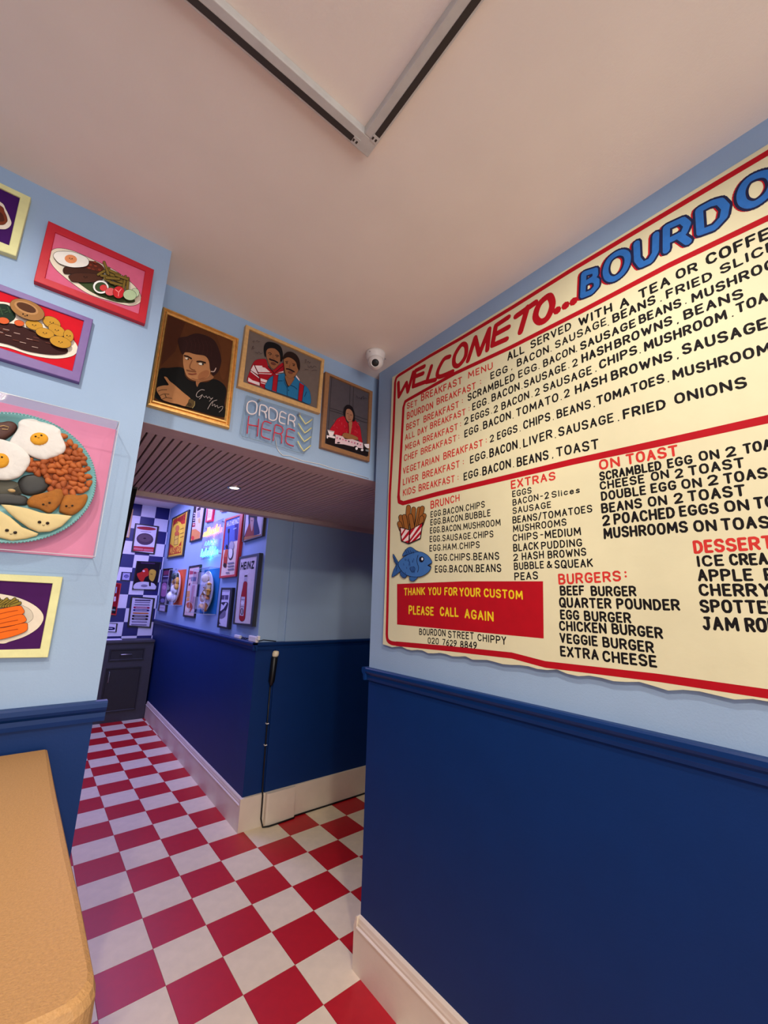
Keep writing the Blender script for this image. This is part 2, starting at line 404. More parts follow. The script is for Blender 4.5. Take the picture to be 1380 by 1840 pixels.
# skirting boards and dado rails: one profile pushed along a wall
PB = [(0, 0), (0.02, 0), (0.02, 0.150), (0.0225, 0.154), (0.0225, 0.159), (0.016, 0.164), (0.016, 0.172), (0.0135, 0.178), (0.011, 0.190), (0.006, 0.197), (0, BW)]
PD = [(0, 1.148), (0.010, 1.148), (0.013, 1.160), (0.013, 1.172), (0.022, 1.180), (0.026, 1.188), (0.026, 1.200), (0.022, 1.205), (0, 1.205)]
def moulding(name, prof, p0, p1, nrm, mt):
    """prof (out, z); p0, p1 on the wall; nrm the direction out of the wall"""
    r = [[Vector((p[0] + nrm[0] * t, p[1] + nrm[1] * t, z)) for t, z in prof] for p in (p0, p1)]
    return struct(MB().loft(r, mt).build(name))
moulding('baseboard_right', PB, (XR, BACK), (XR, YR), (-1, 0), M_BASE)
moulding('baseboard_right_return', PB, (XR - 0.02, YR), (1.98, YR), (0, 1), M_BASE)
moulding('baseboard_corridor', PB, (XC, YC), (XC, 3.1), (-1, 0), M_BASE)
moulding('baseboard_left', PB, (-2.6, YL), (XL, YL), (0, -1), M_BASE)
moulding('baseboard_corridor_left', PB, (XL, YL), (XL, YB), (1, 0), M_BASE)
moulding('trim_1', PD, (XR, BACK), (XR, YR), (-1, 0), M_CAP)
moulding('trim_2', PD, (XR - 0.026, YR), (1.98, YR), (0, 1), M_CAP)
moulding('trim_3', PD, (-2.6, YL), (XL + 0.026, YL), (0, -1), M_CAP)
moulding('trim_5', PD, (XC, YC - 0.026), (XC, YB), (-1, 0), M_CAP)
moulding('trim_6', PD, (XC - 0.026, YC), (1.98, YC), (0, -1), M_CAP)
# flat skirting of the passage: plain plates, a rounded cover in the middle
struct(boxo('baseboard_passage_left', (XC - 0.02, YC - 0.022, 0), (0.815, YC, 0.2), M_BASE, bevel=0.001))
r = []
for z in (0.0, 0.2):
    ring = [(0.816, YC)] + [(0.816 + 0.014 - 0.014 * math.cos(t), YC - 0.036 - 0.014 * math.sin(t)) for t in [k * PI / 12 for k in range(7)]] + [(1.03, YC - 0.05), (1.03, YC)]
    r.append([Vector((x, y, z)) for x, y in ring])
struct(MB().loft(r, M_BASE).build('baseboard_passage_cover'))
struct(boxo('baseboard_passage_right', (1.032, YC - 0.03, 0), (1.98, YC, 0.2), M_BASE, bevel=0.001))
# slightly raised wall section right of the corner; gap beside it imitates a shadow strip
struct(MB().box((0.81, YC - 0.012, 0.2), (1.98, YC, DADO), M_NAVY).build('wall_passage_panel_lower'))
struct(boxo('wall_passage_panel_upper', (0.875, YC - 0.012, 1.205), (1.98, YC, 2.13), M_WALL))
struct(boxo('wall_shadow_gap_panel', (XC, YC - 0.012, 1.205), (0.813, YC, 2.13), M_WALL))     # added so the shallow recess between the panels stands in for a shadow

# dropped header with slatted soffit
YS0, YS1 = YH + 0.105, -0.262
hd = struct(MB().box((XL, YH, ZS + 0.022), (1.98, YC + 0.06, H), M_WALL).build('wall_header'))
b = MB(); b.box((XL, YH, ZS), (1.98, YS0, ZS + 0.022), M_SLAT)
struct(b.build('trim_8', bevel=0.001))
struct(boxo('trim_9', (XL, YS1, 2.128), (1.98, YC - 0.001, ZS + 0.022), M_SLAT))
sof = struct(boxo('ceiling_soffit', (XL, YS0, ZS + 0.014), (1.98, YS1, ZS + 0.022), M_DARK))
pitch = 0.0330; x = -0.377 - 0.0330 * 2 + 0.004; pm = None
while x < 1.96:
    if pm is None:
        pm = boxo('slat', (-0.0, YS0, ZS), (pitch - 0.0085, YS1, ZS + 0.014), M_SLAT); o = pm
    else: o = bpy.data.objects.new('slat', pm.data); COL.objects.link(o)
    o.location = (x, 0, 0); o.parent = sof; x += pitch
# small face strip under the header's painted front
struct(boxo('trim_10', (XL, YH - 0.0008, ZS + 0.001), (1.98, YH, ZS + 0.024), M_WALL))

# chequered end wall of the corridor
ck = MB().box((XL - 0.12, YB + 0.006, 0), (XC + 0.12, YB + 0.12, H), mat('grout_blue_grey', (120, 120, 150), 0.7)).build('wall_corridor_end'); struct(ck)
M_CN = mat('navy_wall_tile', (10, 14, 96), 0.35, vary=0.05); M_CW = mat('white_wall_tile', (226, 224, 236), 0.35, vary=0.03)
cpx, cpz = 0.1785, 0.1805; pr = {}
for i in range(-4, 3):
    for k in range(-1, 10):
        x0 = 0.29 + i * cpx; z0 = 0.985 + k * cpz; x1 = min(x0 + cpx, XC); z1 = min(z0 + cpz, H)
        if x1 - x0 < 0.01 or x0 < XL: continue
        key = ((i + k) % 2 == 0, round(x1 - x0, 3), round(z1 - z0, 3))
        if key not in pr:
            pr[key] = boxo('wall_tile', (0.0006, 0, 0.0006), (x1 - x0 - 0.0006, 0.006, z1 - z0 - 0.0006), M_CN if key[0] else M_CW); o = pr[key]
        else: o = bpy.data.objects.new('wall_tile', pr[key].data); COL.objects.link(o)
        o.location = (x0, YB, z0); o.parent = ck

# ================================================================== THINGS
# ---- track light rail on the ceiling
t = thing('track_light_rail', 'grey ceiling track for spotlights meeting in a right-angled corner', 'light track', (-0.1, -2.45, H))
xo, yo, wd, ht = -0.078, -2.431, 0.044, 0.026
MB().box((-2.3, yo - wd, H - ht), (xo, yo, H), M_METAL).build('rail', t, bevel=0.002)
MB().box((xo - wd, -4.7, H - ht), (xo, yo - wd, H), M_METAL).build('rail', t, bevel=0.002)
MB().box((-2.2, yo - wd * 0.50, H - ht - 0.0012), (xo - 0.058, yo - wd * 0.14, H - ht), M_SLOT).build('slot', t)
MB().box((xo - wd * 0.50, -4.6, H - ht - 0.0012), (xo - wd * 0.14, yo - 0.058, H - ht), M_SLOT).build('slot', t)
for (cx, cy) in ((xo - 0.052, yo - wd * 0.32), (xo - wd * 0.32, yo - 0.052)):
    c = MB()
    c.box((cx - 0.010, cy - 0.010, H - ht - 0.0016), (cx + 0.010, cy + 0.010, H - ht), M_METAL)
    for q in (-1, 1): c.box((cx - 0.004 + 0.005 * q, cy - 0.003, H - ht - 0.0024), (cx + 0.001 + 0.005 * q, cy + 0.004, H - ht - 0.0015), M_SLOT)
    c.build('connector', t)

# ---- dome camera
def sphere_rings(c, r, axis, n=12, m_=18, a0=0.0, a1=PI):
    ax = Vector(axis).normalized(); u = ax.cross(Vector((0.2, 0.9, 0.1))).normalized(); v = ax.cross(u); out = []
    for k in range(n + 1):
        a = a0 + (a1 - a0) * k / n
        out.append([Vector(c) + ax * math.cos(a) * r + (u * math.cos(2 * PI * i / m_) + v * math.sin(2 * PI * i / m_)) * max(math.sin(a) * r, 1e-4) for i in range(m_)])
    return out
cc = Vector((0.545, -1.665, 0))
t = thing('security_camera', 'small white dome security camera on the ceiling in the corner', 'camera', (cc.x, cc.y, H))
pr_ = [(0.052, H), (0.052, H - 0.012), (0.047, H - 0.03), (0.040, H - 0.045)]
MB().loft([[Vector((cc.x + r_ * math.cos(a * PI / 12), cc.y + r_ * math.sin(a * PI / 12), z)) for a in range(24)] for r_, z in pr_], M_WHITE).build('mount', t, smooth=True)
bc = Vector((cc.x - 0.006, cc.y - 0.012, H - 0.060)); dirn = (CAM - bc).normalized() + Vector((-0.10, -0.02, -0.10)); dirn.normalize()
ball = MB().loft(sphere_rings(bc, 0.040, dirn, a0=0.62), M_WHITE, capa=False).build('housing', t, smooth=True)
f0 = bc + dirn * 0.040 * math.cos(0.62)
u = dirn.cross(Vector((0, 0, 1))).normalized(); v = dirn.cross(u)
ringp = lambda r_, d: [f0 + dirn * d + (u * math.cos(a * PI / 12) + v * math.sin(a * PI / 12)) * r_ for a in range(24)]
MB().loft([ringp(0.0235, -0.002), ringp(0.0235, 0.006), ringp(0.019, 0.007), ringp(0.018, 0.002)], M_WHITE, capa=False, capb=False).build('bezel', t, smooth=True)
MB().loft([ringp(0.0185, 0.0), ringp(0.0185, 0.003), ringp(0.010, 0.0045), ringp(0.001, 0.005)], M_BLACK).build('lens', t, smooth=True)
for k in (-1, 1): MB().loft([[cc + Vector((0.05 * k + 0.003 * math.cos(a * PI / 4), -0.018 + 0.003 * math.sin(a * PI / 4), z)) for a in range(8)] for z in (H - 0.016, H - 0.02)], M_STEEL).build('screw', t)

# ---- framed pictures
def picture(name, label, cat, ax, val, sgn, cr, outer, inner, depth, fm, bg, prof=None, group=None, art=None, recess=0.005, artcr=None):
    pv = val + sgn * depth
    O = [at(*crop(cr, *q), ax, pv) for q in outer]; I = [at(*crop(cr, *q), ax, pv) for q in inner]
    c = sum(O, Vector()) / 4; base = Vector(c); base[ax] = val; base.z = min(p.z for p in O)
    t = thing(name, label, cat, base, group)
    prof = prof or [(0, 0), (0, 0.93), (0.06, 1.0), (0.94, 1.0), (1, 0.93), (1, max(0.0, 1 - recess / depth - 0.15))]
    rings = []
    for tt, d in prof:
        r = []
        for a, b_ in zip(O, I):
            p = a.lerp(b_, tt); p[ax] = val + sgn * depth * d; r.append(p)
        rings.append(r)
    MB().loft(rings, fm, capa=False, capb=False).build('frame', t)
    A = Art(ax, val + sgn * (depth - recess), sgn, artcr or cr)
    lo = [a.lerp(b_, 0.97) for a, b_ in zip(O, I)]
    back = [Vector(p) for p in lo]; front = [Vector(p) for p in lo]
    for p in back: p[ax] = val + sgn * 0.001
    for p in front: p[ax] = val + sgn * (depth - recess)
    A.mb.loft([back, front], paint(bg))
    if art: art(A)
    A.mb.build('artwork', t)
    return t
CLO, DKB = (20, 14, 12), (40, 24, 18)
M_FRED = mat('red_painted_frame', (190, 10, 38), 0.5, vary=0.05, bump=0.2); M_FPUR = mat('purple_painted_frame', (112, 84, 150), 0.5, vary=0.05, bump=0.3)
M_FCRM = mat('pale_yellow_frame', (222, 220, 160), 0.5, vary=0.05, bump=0.4, bscale=90); M_FBLK = mat('black_picture_frame', (16, 14, 18), 0.4, vary=0)

def art_top(A):
    A.blob([(-200, 180), (0, 270), (45, 330), (78, 400), (88, 440), (60, 475), (0, 482), (-200, 450)], (228, 214, 200), 5)
    A.blob([(-200, 220), (0, 300), (35, 350), (55, 400), (50, 430), (0, 450), (-200, 420)], (120, 52, 30), 4)
    A.blob([(-160, 260), (0, 350), (30, 395), (20, 425), (-100, 400)], (78, 34, 24))
picture('framed_picture', 'pale yellow frame with purple picture, cut off at top left', 'picture', 1, YL, -1, 'L',
        [(-390, -65), (240, 235), (125, 690), (-440, 490)], [(-300, 15), (155, 235), (70, 605), (-340, 440)], 0.02, M_FCRM, (62, 12, 92), art=art_top, group='painted food pictures on the left wall')
def art_grill(A):
    A.blob([(385, 670), (440, 632), (560, 650), (720, 720), (900, 810), (1040, 920), (1090, 1000), (1085, 1050), (1010, 1075), (880, 1045), (700, 990), (560, 900), (440, 800), (390, 730)], (232, 220, 200), 6)
    A.blob([(600, 880), (720, 900), (850, 900), (960, 960), (1045, 1045), (900, 1045), (740, 985), (650, 930)], (62, 78, 44), 3)
    A.blob([(640, 740), (700, 730), (770, 750), (810, 800), (780, 850), (690, 850), (630, 800)], (92, 38, 26), 3)
    for x, y in [(700, 760), (740, 770), (770, 800), (720, 800), (755, 830), (690, 790), (735, 745)]: A.ell(x, y, 14, 9, (128, 52, 34), 20, 2)
    A.blob([(490, 800), (520, 780), (640, 790), (760, 820), (740, 850), (560, 835), (500, 830)], (62, 32, 22), 5)
    A.blob([(535, 850), (600, 830), (760, 840), (790, 880), (700, 900), (570, 895), (540, 870)], (74, 40, 28), 5)
    A.blob([(415, 690), (450, 665), (560, 668), (660, 705), (687, 745), (660, 778), (560, 785), (470, 760), (430, 725)], (238, 234, 228), 6)
    A.ell(548, 722, 48, 33, (222, 140, 92), 10); A.face_dots(538, 716, 558, 720, 4)
    A.face_dots(650, 858, 672, 862, 4)
    for x, y, a in [(800, 820, -30), (830, 860, 10), (870, 850, 20), (900, 880, 15), (880, 830, 25), (930, 900, 20), (850, 900, 30), (900, 920, 15), (960, 910, 100), (985, 925, 95), (820, 800, 70), (940, 870, 20), (870, 880, 5)]:
        r = math.radians(a); c_, s_ = math.cos(r) * 48, math.sin(r) * 48
        A.line([(x - c_, y - s_), (x + c_, y + s_)], 24, (30, 22, 10)); A.line([(x - c_, y - s_), (x + c_, y + s_)], 18, (122, 98, 40))
    A.ell(778, 948, 60, 50, (240, 238, 236), 10, 4); A.ell(778, 948, 46, 38, (56, 74, 46)); A.ell(798, 955, 28, 24, (206, 62, 62), 0, 3)
    A.ell(850, 985, 38, 30, (214, 96, 100), 0, 3); A.ell(915, 990, 44, 46, (198, 38, 44), 0, 4); A.line([(890, 970), (915, 990), (935, 965)], 6, (240, 140, 140)); A.line([(915, 990), (912, 1020)], 6, (240, 140, 140))
    A.ell(1040, 995, 32, 34, (188, 206, 172), 0, 5); A.ell(1000, 1012, 50, 40, (178, 200, 160), 10, 5)
picture('framed_picture', 'red frame on pink picture of egg, steak and chips plate', 'picture', 1, YL, -1, 'L',
        [(375, 415), (1195, 795), (1125, 1215), (262, 880)], [(430, 505), (1125, 805), (1075, 1137), (350, 860)], 0.02, M_FRED, (212, 100, 134), art=art_grill, group='painted food pictures on the left wall')
def art_roast(A):
    A.blob([(-260, 1010), (-100, 1040), (60, 1052), (200, 1112), (380, 1180), (510, 1280), (600, 1390), (570, 1460), (430, 1485), (250, 1460), (60, 1400), (-260, 1310)], (236, 222, 205), 6)
    A.blob([(-200, 1085), (0, 1062), (80, 1085), (120, 1160), (60, 1210), (-60, 1220), (-200, 1180)], (26, 46, 34), 4)
    for k in range(8): A.line([(-60 + k * 20, 1090 + (k % 3) * 20), (-40 + k * 20, 1110 + (k % 4) * 12)], 7, (52, 78, 52))
    A.blob([(-220, 1240), (0, 1225), (100, 1220), (220, 1260), (330, 1310), (430, 1370), (520, 1415), (500, 1450), (380, 1455), (200, 1425), (60, 1375), (-220, 1310)], (52, 20, 18), 5)
    for k in range(16):
        x = random.uniform(-40, 420); y = 1245 + x * 0.27 + random.uniform(0, 90); A.line([(x, y), (x + 45, y + 10)], 4, (108, 56, 44) if k % 2 else (190, 160, 150))
    A.ell(28, 1200, 45, 24, (208, 92, 46), 10, 4); A.ell(150, 1220, 38, 22, (208, 92, 46), 10, 4)
    for x, y, rx, ry, a in [(400, 1215, 72, 42, 25), (440, 1275, 72, 38, 30), (265, 1238, 68, 36, 15), (348, 1300, 72, 36, 15), (530, 1322, 36, 48, -20), (468, 1372, 84, 42, 15)]:
        A.ell(x, y, rx, ry, (188, 138, 44), a, 4); A.face_dots(x - 12, y - 2, x + 12, y + 2, 4.5)
    A.ell(212, 1125, 140, 70, (152, 108, 62), 22, 5); A.ell(205, 1112, 98, 42, (176, 130, 84), 22); A.ell(205, 1110, 78, 28, (78, 44, 24), 22, 3); A.face_dots(180, 1160, 212, 1170, 6)
picture('framed_picture', 'purple frame on red picture of roast beef and potatoes', 'picture', 1, YL, -1, 'L',
        [(-260, 806), (722, 1180), (615, 1668), (-320, 1386)], [(-200, 886), (650, 1190), (560, 1580), (-250, 1320)], 0.02, M_FPUR, (200, 8, 32), art=art_roast, group='painted food pictures on the left wall')
def art_fish(A):
    A.blob([(-200, 1290), (0, 1318), (120, 1345), (220, 1395), (266, 1455), (240, 1520), (160, 1575), (60, 1610), (0, 1622), (-200, 1600)], (226, 214, 196), 4)
    A.blob([(100, 1385), (160, 1400), (195, 1430), (200, 1470), (160, 1500), (120, 1510), (80, 1450)], (205, 195, 178), 3)
    for k in range(9):
        x = -60 + k * 16; A.line([(x, 1400 - k * 1), (x + 55, 1350 + (k % 3) * 12)], 22, CLO); A.line([(x, 1400 - k * 1), (x + 55, 1350 + (k % 3) * 12)], 15, (138, 118, 44))
    for pts in ([(-100, 1425), (0, 1412), (110, 1392), (138, 1405), (138, 1440), (0, 1472), (-100, 1478)], [(-100, 1480), (0, 1475), (120, 1445), (152, 1458), (150, 1490), (20, 1520), (-100, 1530)], [(-100, 1532), (20, 1526), (150, 1497), (168, 1515), (150, 1550), (20, 1592), (-100, 1600)]):
        A.blob(pts, (236, 108, 28), 5, (90, 26, 14))
    for y in (1440, 1500, 1555): A.line([(0, y), (50, y - 12), (110, y - 22)], 3, (150, 58, 18))
picture('framed_picture', 'pale yellow frame with purple picture of orange fish fingers and chips', 'picture', 1, YL, -1, 'L2',
        [(-300, 1182), (385, 1215), (293, 1708), (-300, 1716)], [(-240, 1226), (322, 1255), (245, 1655), (-240, 1668)], 0.02, M_FCRM, (66, 14, 84), art=art_fish, group='painted food pictures on the left wall')

# ---- acrylic case with the felt breakfast
def plane_pts(ax, val, sgn, cr, pts, off):
    return [at(*crop(cr, *p), ax, val + sgn * off) for p in pts]
def puffy(cr, pts, off, h, mt, name, parent, ax=1, val=YL, sgn=-1, smoothpts=True, wob=0.0):
    c = catmull(pts, n=4) if smoothpts else pts
    P = plane_pts(ax, val, sgn, cr, c, off)
    cen = sum(P, Vector()) / len(P); rings = []
    for s_, hh in ((1.0, -0.4), (1.0, 0.0), (0.985, 0.35), (0.94, 0.62), (0.84, 0.82), (0.6, 0.95), (0.3, 1.0)):
        r = []
        for k, p in enumerate(P):
            q = cen + (p - cen) * s_; q[ax] = val + sgn * (off + h * hh + (math.sin(k * 1.3 + s_ * 9) * wob * (1 - s_ * 0.5))); r.append(q)
        rings.append(r)
    return MB().loft(rings, mt).build(name, parent, smooth=True)
def bead(p, r, mt, name, parent, sc=(1, 1, 1), rot=0.0, n=6, m_=10):
    rr = sphere_rings((0, 0, 0), 1.0, (0, -1, 0), n, m_); c_, s_ = math.cos(rot), math.sin(rot); out = []
    for ring in rr:
        o_ = []
        for q in ring:
            x_, y_, z_ = q.x * r * sc[0], q.y * r * sc[1], q.z * r * sc[2]; o_.append(Vector((x_ * c_ - z_ * s_, y_, x_ * s_ + z_ * c_)) + Vector(p))
        out.append(o_)
    return MB().loft(out, mt).build(name, parent, smooth=True)
case = thing('display_case', 'large clear acrylic case with felt cooked breakfast on turquoise plate', 'display case', (-0.71, YL, 1.62))
cx0, cx1, cz0, cz1 = -0.925, -0.503, 1.615, 2.035; cdp = 0.085
boxo('backing_board', (cx0, YL - 0.004, cz0), (cx1, YL, cz1), mat('pink_backing', (222, 132, 170), 0.6, vary=0.03), case)
a = MB()
def cover(mb, ax, lo, hi, o0, o1):
    """open-backed five-sided acrylic cover standing off a wall: lo, hi = (along, z)"""
    def p(u_, v_, o_): return (u_, o_, v_) if ax == 1 else (o_, u_, v_)
    c4 = [(lo[0], lo[1]), (hi[0], lo[1]), (hi[0], hi[1]), (lo[0], hi[1])]
    mb.loft([[Vector(p(u_, v_, o0)) for u_, v_ in c4], [Vector(p(u_, v_, o1)) for u_, v_ in c4]], M_ACRYL, capa=False)
cover(a, 1, (cx0, cz0), (cx1, cz1), YL - 0.005, YL - cdp)
a.build('acrylic_cover', case)
e = MB(); w_ = 0.0009
for x_ in (cx0, cx1):
    for z_ in (cz0, cz1): e.box((x_ - w_, YL - cdp, z_ - w_), (x_ + w_, YL - 0.004, z_ + w_), M_AEDGE)
for z_ in (cz0, cz1): e.box((cx0, YL - cdp - w_, z_ - w_), (cx1, YL - cdp + w_, z_ + w_), M_AEDGE)
for x_ in (cx0, cx1): e.box((x_ - w_, YL - cdp - w_, cz0), (x_ + w_, YL - cdp + w_, cz1), M_AEDGE)
e.build('acrylic_edges', case)
# plate: turned profile around (-0.714, z 1.82)
pc = Vector((-0.7145, YL, 1.8205)); PR = 0.184
M_TEAL = mat('turquoise_glaze', (118, 178, 180), 0.35, vary=0.06, nscale=25)
prof = [(0.60, 0.006), (0.80, 0.010), (0.96, 0.030), (1.0, 0.034), (1.0, 0.038), (0.975, 0.038), (0.93, 0.030), (0.80, 0.020), (0.3, 0.018), (0.01, 0.018)]
MB().loft([[pc + Vector((math.cos(k * PI / 32) * PR * r_, -d, math.sin(k * PI / 32) * PR * r_)) for k in range(64)] for r_, d in prof], M_TEAL, capa=True).build('plate', case, smooth=True)
rim = MB()
for k in range(150):
    a_ = 2 * PI * k / 150; p = pc + Vector((math.cos(a_) * PR * 0.995, -0.037, math.sin(a_) * PR * 0.995))
    for ring in [sphere_rings(p, 0.0034, (math.cos(a_), -0.6, math.sin(a_)), 3, 6)]: rim.loft(ring, M_TEAL)
rim.build('beaded_rim', case, smooth=True)['kind'] = 'stuff'
M_EGG = mat('white_felt', (238, 232, 226), 0.85, vary=0.03, bump=0.6, bscale=90); M_YOLK = mat('yellow_felt', (236, 166, 40), 0.85, bump=0.7, bscale=200)
M_BEAN = mat('bean_felt', (186, 98, 42), 0.7, vary=0.15, nscale=60, bump=0.3); M_BEAN2 = mat('bean_felt_dark', (166, 82, 34), 0.7, vary=0.15, nscale=60, bump=0.3)
M_HASH = mat('hash_brown_felt', (172, 104, 30), 0.85, vary=0.2, nscale=60, bump=0.8, bscale=120); M_BREAD = mat('bread_felt', (232, 208, 150), 0.85, vary=0.04, bump=0.4)
M_MUSH = mat('black_pudding', (38, 34, 30), 0.5, vary=0.2, nscale=80); M_EYE = mat('brown_bead_eye', (38, 20, 14), 0.15, vary=0)
M_GILL = mat('mushroom_gill', (84, 80, 66), 0.7); M_SAUS = mat('sausage_brown', (82, 44, 34), 0.6, vary=0.15); M_STALK = mat('mushroom_stalk', (206, 168, 112), 0.7)
def eyes(parent, cr, pts, off, r=0.0032, mouth=True):
    for p in pts:
        bead(at(*crop(cr, *p), 1, YL - off), r, M_EYE, 'eye', parent)
    if mouth:
        mx, my = (pts[0][0] + pts[1][0]) / 2, (pts[0][1] + pts[1][1]) / 2; sp_ = abs(pts[1][0] - pts[0][0]) * 0.16
        MB().tube([at(*crop(cr, mx - sp_, my + sp_ * 1.6), 1, YL - off), at(*crop(cr, mx, my + sp_ * 2.3), 1, YL - off), at(*crop(cr, mx + sp_, my + sp_ * 1.6), 1, YL - off)], 0.0007, M_EYE, 5).build('mouth', parent)
o = puffy('L6', [(-160, 400), (0, 405), (90, 392), (150, 405), (182, 445), (160, 500), (100, 550), (20, 590), (-160, 600)], 0.020, 0.018, M_SAUS, 'sausage', case)
MB().tube([at(*crop('L6', x_, y_), 1, YL - 0.0395) for x_, y_ in ((-20, 440), (40, 430), (90, 445), (80, 470), (20, 465))], 0.0012, M_STALK, 6).build('pattern', o)
o = puffy('L6', [(185, 1010), (240, 955), (340, 935), (440, 955), (500, 1010), (505, 1070), (450, 1120), (340, 1155), (240, 1140), (190, 1080)], 0.020, 0.012, M_MUSH, 'black_pudding', case)
o = puffy('L6', [(-150, 1150), (0, 1130), (130, 1135), (260, 1160), (300, 1210), (260, 1255), (120, 1255), (0, 1250), (-150, 1240)], 0.020, 0.010, M_MUSH, 'black_pudding', case)
o = puffy('L6', [(-160, 1000), (0, 985), (120, 1000), (220, 1040), (250, 1100), (200, 1150), (60, 1160), (-160, 1150)], 0.018, 0.011, M_GILL, 'mushroom', case)
g = MB()
for k in range(9):
    a_ = -1.2 + k * 0.3
    g.tube([at(*crop('L6', 120 + math.cos(a_) * 45, 1100 + math.sin(a_) * 25), 1, YL - 0.0305), at(*crop('L6', 120 + math.cos(a_) * 120, 1100 + math.sin(a_) * 60), 1, YL - 0.029)], 0.0006, M_MUSH, 4)
g.build('gills', o); bead(at(*crop('L6', 120, 1102), 1, YL - 0.030), 0.0085, M_STALK, 'stalk', o, (1, .6, .62))
E1 = [(190, 400), (240, 365), (340, 362), (420, 390), (500, 410), (580, 440), (625, 480), (640, 540), (680, 640), (665, 700), (600, 740), (520, 765), (450, 785), (330, 750), (230, 690), (130, 640), (100, 590), (180, 470)]
E2 = [(-160, 570), (0, 570), (80, 590), (160, 620), (260, 690), (310, 760), (305, 830), (260, 900), (200, 960), (100, 990), (0, 990), (-160, 960)]
o = puffy('L6', E1, 0.034, 0.009, M_EGG, 'fried_egg', case, wob=0.0015)
puffy('L6', [(405 + 95 * math.cos(k * PI / 8), 570 + 66 * math.sin(k * PI / 8)) for k in range(16)], 0.040, 0.010, M_YOLK, 'yolk', o); eyes(o, 'L6', [(368, 542), (428, 530)], 0.0500, 0.0026)
o = puffy('L6', E2, 0.038, 0.009, M_EGG, 'fried_egg', case, wob=0.0015)
puffy('L6', [(8 + 88 * math.cos(k * PI / 8), 795 + 78 * math.sin(k * PI / 8)) for k in range(16)], 0.044, 0.010, M_YOLK, 'yolk', o); eyes(o, 'L6', [(-45, 762), (20, 755)], 0.054, 0.0026)
BR = [(640, 520), (760, 600), (850, 690), (918, 850), (930, 1000), (895, 1120), (800, 1140), (640, 1120), (510, 1100), (500, 1000), (400, 930), (290, 890), (300, 790), (450, 790), (600, 745), (680, 660)]
def inpoly(x, y, P):
    r = False; j = len(P) - 1
    for i in range(len(P)):
        if (P[i][1] > y) != (P[j][1] > y) and x < (P[j][0] - P[i][0]) * (y - P[i][1]) / (P[j][1] - P[i][1]) + P[i][0]: r = not r
        j = i
    return r
cs = []; bean_protos = []
rngb = random.Random(3)
for tr in range(6000):
    x_, y_ = rngb.uniform(280, 970), rngb.uniform(510, 1150)
    if not inpoly(x_, y_, BR): continue
    if all((x_ - a_[0]) ** 2 + ((y_ - a_[1]) * 1.1) ** 2 > 51 ** 2 for a_ in cs): cs.append((x_, y_))
for k, (x_, y_) in enumerate(cs):
    if k < 6:
        o = bead((0, 0, 0), 0.0122, M_BEAN if k % 2 else M_BEAN2, 'baked_bean', case, (1.0, 0.66, 0.70), 0, 6, 10)
        for vv in o.data.vertices: vv.co.z += 0.06 * (vv.co.x / 0.01) ** 2 * 0.05
        bean_protos.append(o)
    else:
        o = bean_protos[k % 6].copy(); COL.objects.link(o)
    o.location = at(*crop('L6', x_, y_), 1, YL - 0.026 - rngb.uniform(0, 0.008)); o.rotation_euler = (rngb.uniform(-.3, .3), rngb.uniform(0, PI), rngb.uniform(-.3, .3))
    o.matrix_parent_inverse = Matrix.Translation(-world_loc(case))
puffy('L6', [(x_, y_) for x_, y_ in BR], 0.018, 0.008, M_BEAN2, 'bean_sauce', case, smoothpts=False)
o = puffy('L6', [(280, 1210), (330, 1160), (400, 1140), (500, 1115), (600, 1085), (650, 1110), (655, 1180), (600, 1270), (510, 1335), (400, 1290), (300, 1265)], 0.030, 0.016, M_HASH, 'hash_brown', case, wob=0.002); eyes(o, 'L6', [(447, 1245), (512, 1228)], 0.0465)
o = puffy('L6', [(660, 1160), (740, 1145), (820, 1150), (890, 1140), (905, 1190), (850, 1290), (740, 1360), (640, 1335), (610, 1300)], 0.030, 0.016, M_HASH, 'hash_brown', case, wob=0.002); eyes(o, 'L6', [(685, 1262), (747, 1257)], 0.0465)
o = puffy('L6', [(-160, 1300), (0, 1310), (100, 1370), (230, 1480), (400, 1545), (380, 1570), (270, 1600), (120, 1620), (0, 1590), (-160, 1550)], 0.038, 0.008, M_BREAD, 'bread_slice', case, smoothpts=False); eyes(o, 'L6', [(72, 1512), (157, 1535)], 0.047, 0.0044)
o = puffy('L6', [(10, 1245), (100, 1250), (200, 1268), (300, 1290), (420, 1330), (500, 1342), (600, 1345), (745, 1365), (690, 1420), (640, 1470), (520, 1525), (400, 1532), (300, 1490), (160, 1390), (80, 1320)], 0.044, 0.008, M_BREAD, 'bread_slice', case, smoothpts=False); eyes(o, 'L6', [(408, 1427), (492, 1438)], 0.053, 0.0044)

